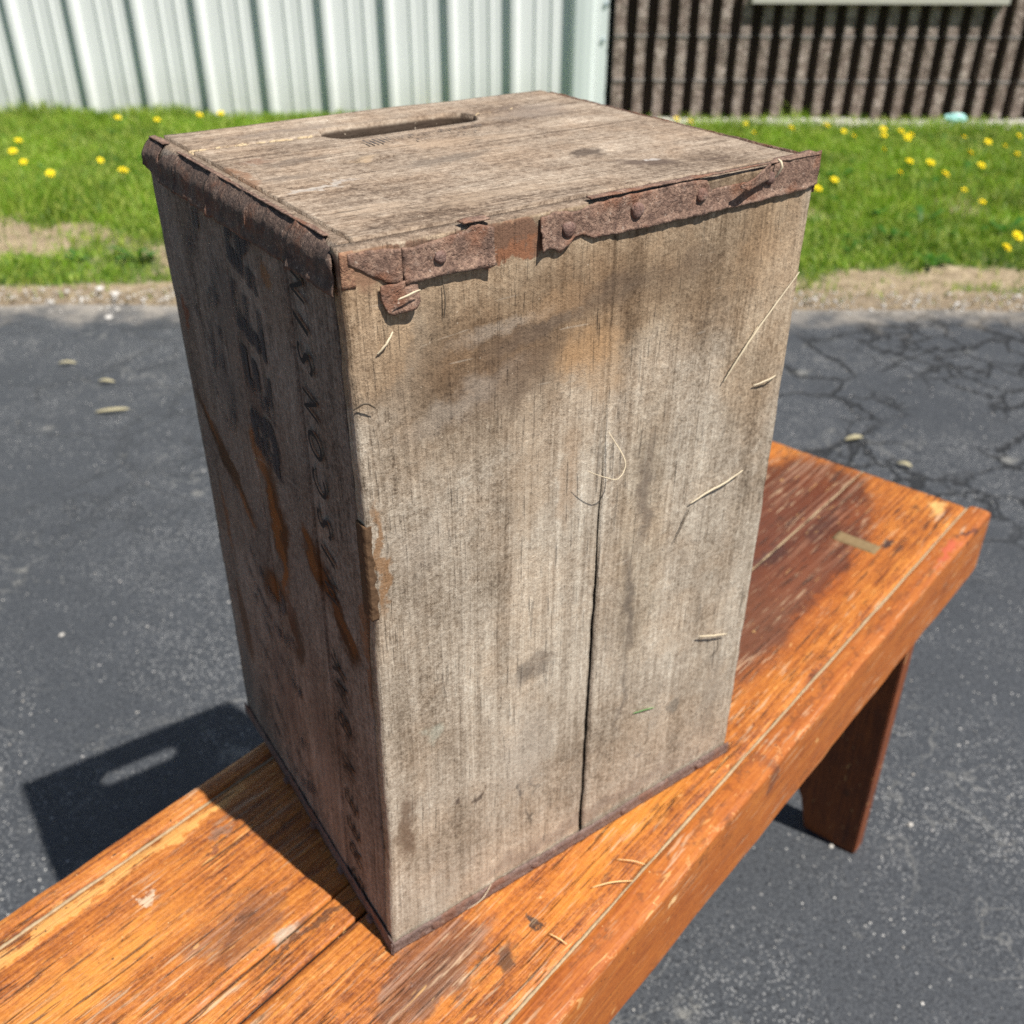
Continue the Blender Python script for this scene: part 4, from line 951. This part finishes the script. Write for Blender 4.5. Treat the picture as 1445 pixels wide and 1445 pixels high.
# ------------------------------------------------------------------ split face block wall
s = S('split_face_block'); g = s.attr('nom'); n = s.noise(g, 22, 4, .75); q = s.noise(g, 70, 4, .75); oi = s.n('ShaderNodeObjectInfo').outputs['Random']
col = s.ramp(s.add(s.mul(n, .5), s.mul(q, .5)), [(.38, (.09, .066, .054)), (.5, (.28, .22, .185)), (.62, (.58, .49, .43))])
col = s.mix(s.mul(oi, .25), col, (.22, .15, .12))
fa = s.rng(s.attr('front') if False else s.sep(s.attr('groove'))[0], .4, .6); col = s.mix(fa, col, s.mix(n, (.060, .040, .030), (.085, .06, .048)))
M_block = s.fin(col, .95, s.bump(s.add(n, q), .006, 1.), .2)
s = S('mortar'); g = s.obj(); M_mortar = s.fin(s.mix(s.noise(g, 120, 3, .7), (.24, .21, .195), (.38, .345, .32)), .95)
wall = empty('block_wall'); tag(wall, 'dark brown fluted split face concrete block wall right of the white metal wall', 'wall')
BL, BH, PITCHB = .4064, .2032, .1016
BM = WM-.040
def block_mesh(var, BL=BL, nx=64):
    """one fluted block: four rough ribs with deep smooth grooves; local x along, y depth (0 = rib face), z up"""
    r = np.random.default_rng(60+var); nz = 12
    X = np.linspace(0, BL-.0004, nx+1); Zs = np.linspace(.004, BH-.004, nz+1)
    XX, ZZ = np.meshgrid(X, Zs, indexing='ij'); ph = (XX % PITCHB)/PITCHB
    rib = (ph < .55) & (ph >= .0)
    p = np.stack([XX.ravel(), ZZ.ravel(), 0*XX.ravel()], -1)
    rough_ = (.010*fnoise(p, 26, var*5+1)+.006*fnoise(p, 80, var*5+3)).reshape(XX.shape)
    Y = np.where(rib, .010-.35*rough_, .060)
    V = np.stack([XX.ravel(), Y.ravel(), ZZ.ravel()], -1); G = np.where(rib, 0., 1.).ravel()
    idx = np.arange(XX.size).reshape(XX.shape)
    F = np.stack([idx[:-1, :-1], idx[1:, :-1], idx[1:, 1:], idx[:-1, 1:]], -1).reshape(-1, 4)
    nv = len(V); bk = V.copy(); bk[:, 1] = .19
    rimI = np.concatenate([idx[:, 0], idx[-1, 1:], idx[-2::-1, -1], idx[0, -2:0:-1]])
    V = np.concatenate([V, bk[rimI]]); G = np.concatenate([G, np.zeros(len(rimI))]); F = [tuple(f) for f in F]
    R = len(rimI)
    for k in range(R): F.append((rimI[k], nv+k, nv+(k+1) % R, rimI[(k+1) % R]))
    me = bpy.data.meshes.new('block'); me.from_pydata([tuple(v) for v in V], [], F)
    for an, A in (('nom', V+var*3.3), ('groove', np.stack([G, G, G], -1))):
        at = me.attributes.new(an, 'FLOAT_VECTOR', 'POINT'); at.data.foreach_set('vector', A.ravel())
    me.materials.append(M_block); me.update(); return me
BMs = [block_mesh(k) for k in range(5)]; HALF = block_mesh(7, BL/2, 32)
EB0 = .548
for row in range(-1, 9):
    for k in range(-1, 12):
        e_ = EB0+k*BL+(BL/2 if row % 2 else 0); z_ = GZ+row*BH
        if e_+BL < EB0+.02 or row < 0: continue
        if row in (3, 4, 5, 6) and 1.0 < e_+BL/2 < 2.62 and row > 2: continue
        if row == 2 and False: continue
        if e_ < EB0-.01:
            e_ = EB0
        o = bpy.data.objects.new('block', HALF if (row % 2 and k == -1) else BMs[(k*3+row*2+((k*row) % 3)) % 5]); link(o, wall)
        p = em(e_, BM, z_); o.location = p; o.rotation_euler = (0, 0, AN)
def joint(z_, e0, e1):
    """a tooled mortar bed that follows ribs and grooves"""
    k0 = int((e0-EB0)/PITCHB); pr = []; x = EB0+k0*PITCHB
    while x < e1:
        pr += [(x+.001, WM-BM-.006), (x+PITCHB*.545, WM-BM-.006), (x+PITCHB*.547, WM-BM-.075), (x+PITCHB*.998, WM-BM-.075)]; x += PITCHB
    pr = [q for q in pr if e0-.01 <= q[0] <= e1]
    sheet(pr, z_-.0050, z_+.0050, M_mortar, 'mortar_joint', wall, .05)
for row in range(1, 9):
    z_ = GZ+row*BH
    if row in (4, 5, 6): joint(z_, EB0, 1.1); joint(z_, 2.55, 5.6)
    else: joint(z_, EB0, 5.6)
boxem(EB0-.010, 5.65, BM+.150, BM+.40, GZ-.02, 1.38, M_mortar, 'backing', wall)
boxem(EB0-.05, 5.8, BM-.02, BM+5.1, 1.38, 1.5, M_trim, 'coping', wall)
# the window whose sill shows along the top of the picture
win = empty('window', tuple(em(1.81, BM, .09))); tag(win, 'window with a pale sill set in the dark block wall at the top edge', 'window')
def child_at(o): o.matrix_parent_inverse = Matrix.Translation(-Vector(win.location)); return o
s = S('pale_sill'); g = s.obj(); M_sill = s.fin(s.mix(s.noise(g, 40, 4, .7), (.45, .44, .36), (.62, .60, .52)), .8)
child_at(boxem(1.195, 2.425, BM-.030, BM+.149, .094, .140, M_sill, 'sill', win))
s = S('window_glass'); M_glass = s.fin((.02, .03, .035), .05, None, .8)
for (a, b, c, d_) in ((1.2, 1.25, .141, 1.14), (2.36, 2.41, .141, 1.14), (1.251, 2.359, .141, .19), (1.251, 2.359, 1.09, 1.14), (1.78, 1.83, .191, 1.089)):
    child_at(boxem(a, b, BM+.05, BM+.10, c, d_, M_trim, 'frame', win))
child_at(boxem(1.251, 1.779, BM+.07, BM+.08, .191, 1.089, M_glass, 'pane', win)); child_at(boxem(1.831, 2.359, BM+.07, BM+.08, .191, 1.089, M_glass, 'pane', win))

# pale gravel strip at the wall foot, stones at the asphalt edge --------------
s = S('pale_stone'); oi = s.sep(s.attr('rnd'))[0]; M_stone = s.fin(s.mix(oi, (.30, .28, .25), (.70, .67, .62)), .85)
def stones(name, e, m, size, zfun, seed, mat=M_stone):
    r = np.random.default_rng(seed); n = len(e)
    base = np.array([(1, 0, 0), (-1, 0, 0), (0, 1, 0), (0, -1, 0), (0, 0, 1), (0, 0, -1)], float)
    Fb = np.array([(0, 2, 4), (2, 1, 4), (1, 3, 4), (3, 0, 4), (2, 0, 5), (1, 2, 5), (3, 1, 5), (0, 3, 5)])
    a = r.uniform(0, math.tau, n); S3 = np.stack([size*r.uniform(.7, 1.3, n), size*r.uniform(.6, 1.1, n), size*r.uniform(.35, .75, n)], -1)
    V = base[None]*S3[:, None]*r.uniform(.75, 1.2, (n, 6, 1)); c, s_ = np.cos(a)[:, None], np.sin(a)[:, None]
    V = np.stack([V[..., 0]*c-V[..., 1]*s_, V[..., 0]*s_+V[..., 1]*c, V[..., 2]], -1)
    ctr = em(e, m); ctr[:, 2] = zfun(e, m)+S3[:, 2]*.3; V = V+ctr[:, None]
    F = (Fb[None]+(np.arange(n)*6)[:, None, None]).reshape(-1, 3); rn = np.repeat(r.random((n, 3)), 6, 0)
    return tag(mesh_np(name, V.reshape(-1, 3), F, mat, None, {'rnd': rn}, True), kind='stuff')
e = RNG.uniform(.55, 4., 9000); m = RNG.uniform(4.80, 5.02, 9000)+.02*n1(e, 2, 3); stones('wall_gravel', e, m, RNG.uniform(.006, .017, 9000), lambda a, b: soil_z(a, b)+.015*np.ones_like(a), 1)
n = 2600; e = RNG.uniform(-3, 3.2, n); m = 2.44+RNG.normal(0, .05, n); stones('edge_grit', e, m, np.abs(RNG.normal(0, .0035, n))+.0015, lambda a, b: np.maximum(soil_z(a, b), GZ), 2)
n = 2600; e = RNG.uniform(-2.4, 2.6, n); m = RNG.uniform(.0, 2.35, n); stones('loose_grit', e, m, np.abs(RNG.normal(0, .0009, n))+.0007, lambda a, b: GZ+0*a, 3)

def pebble(e_, m_, r_, lab, z=GZ, col=M_stone):
    bm = bmesh.new(); bmesh.ops.create_icosphere(bm, subdivisions=2, radius=1)
    V = np.array([v.co[:] for v in bm.verts]); Fc = [tuple(v.index for v in f.verts) for f in bm.faces]; bm.free()
    V = V*(1+.18*fnoise(V, 1.3, int(abs(e_*100)))[:, None])*np.array([r_*1.25, r_, r_*.7])
    o = mesh_np('pebble', V, Fc, col, None, {'rnd': np.full((len(V), 3), .30 if r_ < .006 else .7)}, True)
    p = em(e_, m_, z+r_*.45); o.location = p; return tag(o, lab, 'pebble')
pebble(-.664, .872, .0040, 'white pebble on the asphalt left of the middle of the crate')
pebble(-1.177, 2.497, .011, 'larger white stone on the dirt edge left of the crate')
pebble(-1.116, 2.456, .010, 'smaller pale stone just right of the white stone on the dirt edge')
pebble(-1.070, 2.268, .009, 'white pebble on the asphalt below the two stones at the dirt edge')
pebble(.480, .459, .0030, 'pale pebble on the asphalt just below the right bench leg')
pebble(.593, .495, .0034, 'pale pebble on the asphalt right of the bench leg foot')

s = S('dry_leaf'); M_leaf = s.fin((.34, .30, .18), .7)
def dry_leaf(e_, m_, L, wd, ang, lab):
    V = []; F = []
    for i in range(9):
        t = i/8-.5; ww = wd*math.sqrt(max(1-(2*t)**2, .02)); cv = .22*L*math.sin(t*2.6)
        for k, sgn in enumerate((-1, 0, 1)):
            V.append((L*t, ww*sgn+cv*t*1.2, .004+.35*ww*abs(sgn)+.006*math.cos(t*3)))
        if i:
            for k in range(2): a = (i-1)*3+k; F.append((a, a+3, a+4, a+1))
    o = mesh_np('dry_leaf', np.array(V), F, M_leaf); o.location = em(e_, m_, GZ); o.rotation_euler = (0, 0, AN+ang)
    md = o.modifiers.new('thickness', 'SOLIDIFY'); md.thickness = .0006
    return tag(o, lab, 'leaf')
dry_leaf(-.857, 1.676, .075, .007, .25, 'curved pale yellow dry leaf on the asphalt left of the crate, largest of them')
dry_leaf(-.929, 1.838, .042, .006, -.1, 'short pale dry leaf lying beyond the large curved leaf')
dry_leaf(-1.065, 1.946, .045, .006, .1, 'thin dry leaf on the asphalt near the left edge, farthest of the three')
dry_leaf(.823, 1.563, .045, .008, .3, 'small yellowish leaf on the asphalt just right of the crate edge above the bench')
dry_leaf(.892, 1.446, .030, .007, -.5, 'little yellowish leaf on the asphalt right behind the far bench edge')
# turquoise litter by the wall
bm = bmesh.new(); bmesh.ops.create_icosphere(bm, subdivisions=3, radius=1); V = np.array([v.co[:] for v in bm.verts]); Fc = [tuple(v.index for v in f.verts) for f in bm.faces]; bm.free()
V = V*(1+.35*fnoise(V, 2.2, 3)[:, None])*np.array([.055, .03, .024]); s = S('turquoise_plastic'); M_tq = s.fin((.35, .66, .62), .4)
o = mesh_np('litter', V, Fc, M_tq); o.location = em(2.27, 4.93, -.415); o.rotation_euler = (0, 0, AN); tag(o, 'crumpled turquoise plastic scrap lying against the foot of the block wall', 'litter')

# ------------------------------------------------------------------ straws caught on the crate, scratches on the bench
s = S('straw'); M_st = s.fin((.62, .52, .36), .55)
s = S('dark_straw'); M_sd = s.fin((.10, .075, .05), .7)
s = S('pale_scratch'); M_ps = s.fin((.85, .58, .27), .6)
s = S('green_bit'); M_gb = s.fin((.12, .30, .08), .5)
def tube(pts, r, name, lab, mat=M_st, cat='straw', warp=True, taper=.5, parent=None):
    pts = [np.array(p, float) for p in pts]; fine = []
    for i in range(len(pts)-1):
        p0, p1, p2, p3 = pts[max(i-1, 0)], pts[i], pts[i+1], pts[min(i+2, len(pts)-1)]
        for k in range(6):
            t = k/6; fine.append(.5*((2*p1)+(-p0+p2)*t+(2*p0-5*p1+4*p2-p3)*t*t+(-p0+3*p1-3*p2+p3)*t**3))
    fine.append(pts[-1]); fine = np.array(fine)
    if warp: fine = crate_warp(fine)
    V = []; F = []; n = 6
    for i, q in enumerate(fine):
        t = fine[min(i+1, len(fine)-1)]-fine[max(i-1, 0)]; t = t/(np.linalg.norm(t)+1e-12)
        a = np.cross(t, (.3, .9, .2)); a /= np.linalg.norm(a); b = np.cross(t, a); rr_ = r*(1-(1-taper)*abs(2*i/(len(fine)-1)-1)**2)
        for k in range(n): V.append(q+rr_*(a*math.cos(k*math.tau/n)*.85+b*math.sin(k*math.tau/n)*.45)*(1+.25*math.sin(i*1.9+k)))
        if i:
            for k in range(n): F.append(((i-1)*n+k, (i-1)*n+(k+1) % n, i*n+(k+1) % n, i*n+k))
    F += [tuple(range(n))[::-1], tuple(range(len(V)-n, len(V)))]
    o = mesh_np(name, np.array(V), F, mat, parent, None, True)
    return tag(o, lab, cat) if not parent else o
tube([(.1316, -.0100, .3150), (.1418, -.0125, .3090), (.1507, -.0130, .3050), (.1566, -.012, .3088), (.1571, -.010, .3155), (.1525, -.0012, .3286)], .00050, 'fibre', 'curled pale fibre standing off the middle of the crate front')
tube([(.2398, -.0012, .3347), (.2506, -.0022, .35), (.2678, -.0022, .3682), (.2935, -.0012, .3911)], .00075, 'straw', 'long pale straw slanting up the right edge of the crate front')
tube([(.2425, -.0011, .3385), (.2530, -.0019, .3520), (.2640, -.0010, .3640)], .0009, 'straw', 'short thick straw lying along the lower part of the long slanting straw')
tube([(.2235, -.0010, .257), (.238, -.0022, .2614), (.2513, -.0026, .2632), (.2662, -.0030, .2677)], .0011, 'straw', 'thick pale stalk with crumbs on the right half of the crate front')
tube([(.2130, -.0008, .232), (.2185, -.0010, .243), (.2240, -.0010, .255)], .0005, 'straw', 'thin dark stem trailing below the thick pale stalk', M_sd)
tube([(.2453, -.0030, .1432), (.2590, -.0034, .1375), (.2741, -.0030, .1318)], .0013, 'wood_chip', 'pale wood chip stuck low on the right of the crate front', M_st, 'chip')
tube([(.2655, -.0022, .1330), (.2679, -.0015, .1196), (.2637, -.0008, .115)], .00045, 'straw', 'hair thin dark stem hanging under the pale wood chip', M_sd)
tube([(.267, -.0010, .3253), (.279, -.0026, .3269), (.2863, -.0014, .3274)], .0009, 'straw', 'short pale straw by the right edge under the long straw')
tube([(.0132, -.0012, .4081), (.0175, -.0025, .4125), (.0219, -.0012, .4168)], .0007, 'straw', 'short pale straw below the hanging rusty tab')
tube([(.0224, -.0068, .4329), (.0337, -.0070, .4352)], .0007, 'straw', 'pale splinter lying across the hanging rusty tab')
tube([(.0527, -.0042, .006), (.0642, -.0044, .0075), (.073, -.0026, .0140)], .0005, 'straw', 'fine pale straw across the lower metal strap of the crate')
tube([(.1913, -.0008, .1002), (.2020, -.0016, .0985), (.2113, -.0010, .0949)], .0007, 'grass_bit', 'tiny green grass bit low on the crate front', M_gb, 'grass')
tube([(.0490, -.0010, .4330), (.0492, -.0018, .4250), (.0486, -.0010, .4170)], .0004, 'straw', 'thin black thread hanging under the second metal strap piece', M_sd)
tube([(-.001, -.0012, .3850), (.004, -.004, .3880), (.009, -.0036, .3842)], .0007, 'straw', 'small dark frayed splinter on the near edge of the crate', M_sd)
tube([(.2585, -.001, .4475), (.2600, -.0055, .4560), (.2590, -.0030, .4600)], .0009, 'straw', 'dry brown stem poking from the rusty strap beside the curled lip')
def bt(s_, t_, z=.0018):
    c, q = math.cos(TH), math.sin(TH); return (s_*c-t_*q, s_*q+t_*c, z)
tube([bt(.1136, -.0713), bt(.125, -.0795, .003), bt(.1365, -.0893)], .0009, 'straw', 'pale scratch on the bench seat, nearer of two beside the seam', M_ps, warp=False)  # scratches in the varnish, built as thin raised tubes
tube([bt(.1439, -.0705), bt(.1490, -.0800, .003), bt(.1534, -.0881)], .0008, 'straw', 'pale scratch on the bench seat, farther of two beside the seam', M_ps, warp=False)
tube([bt(.0669, -.0714), bt(.0676, -.078, .0025), bt(.0683, -.085)], .0010, 'straw', 'short pale scratch on the bench seat closest to the camera', M_ps, warp=False)
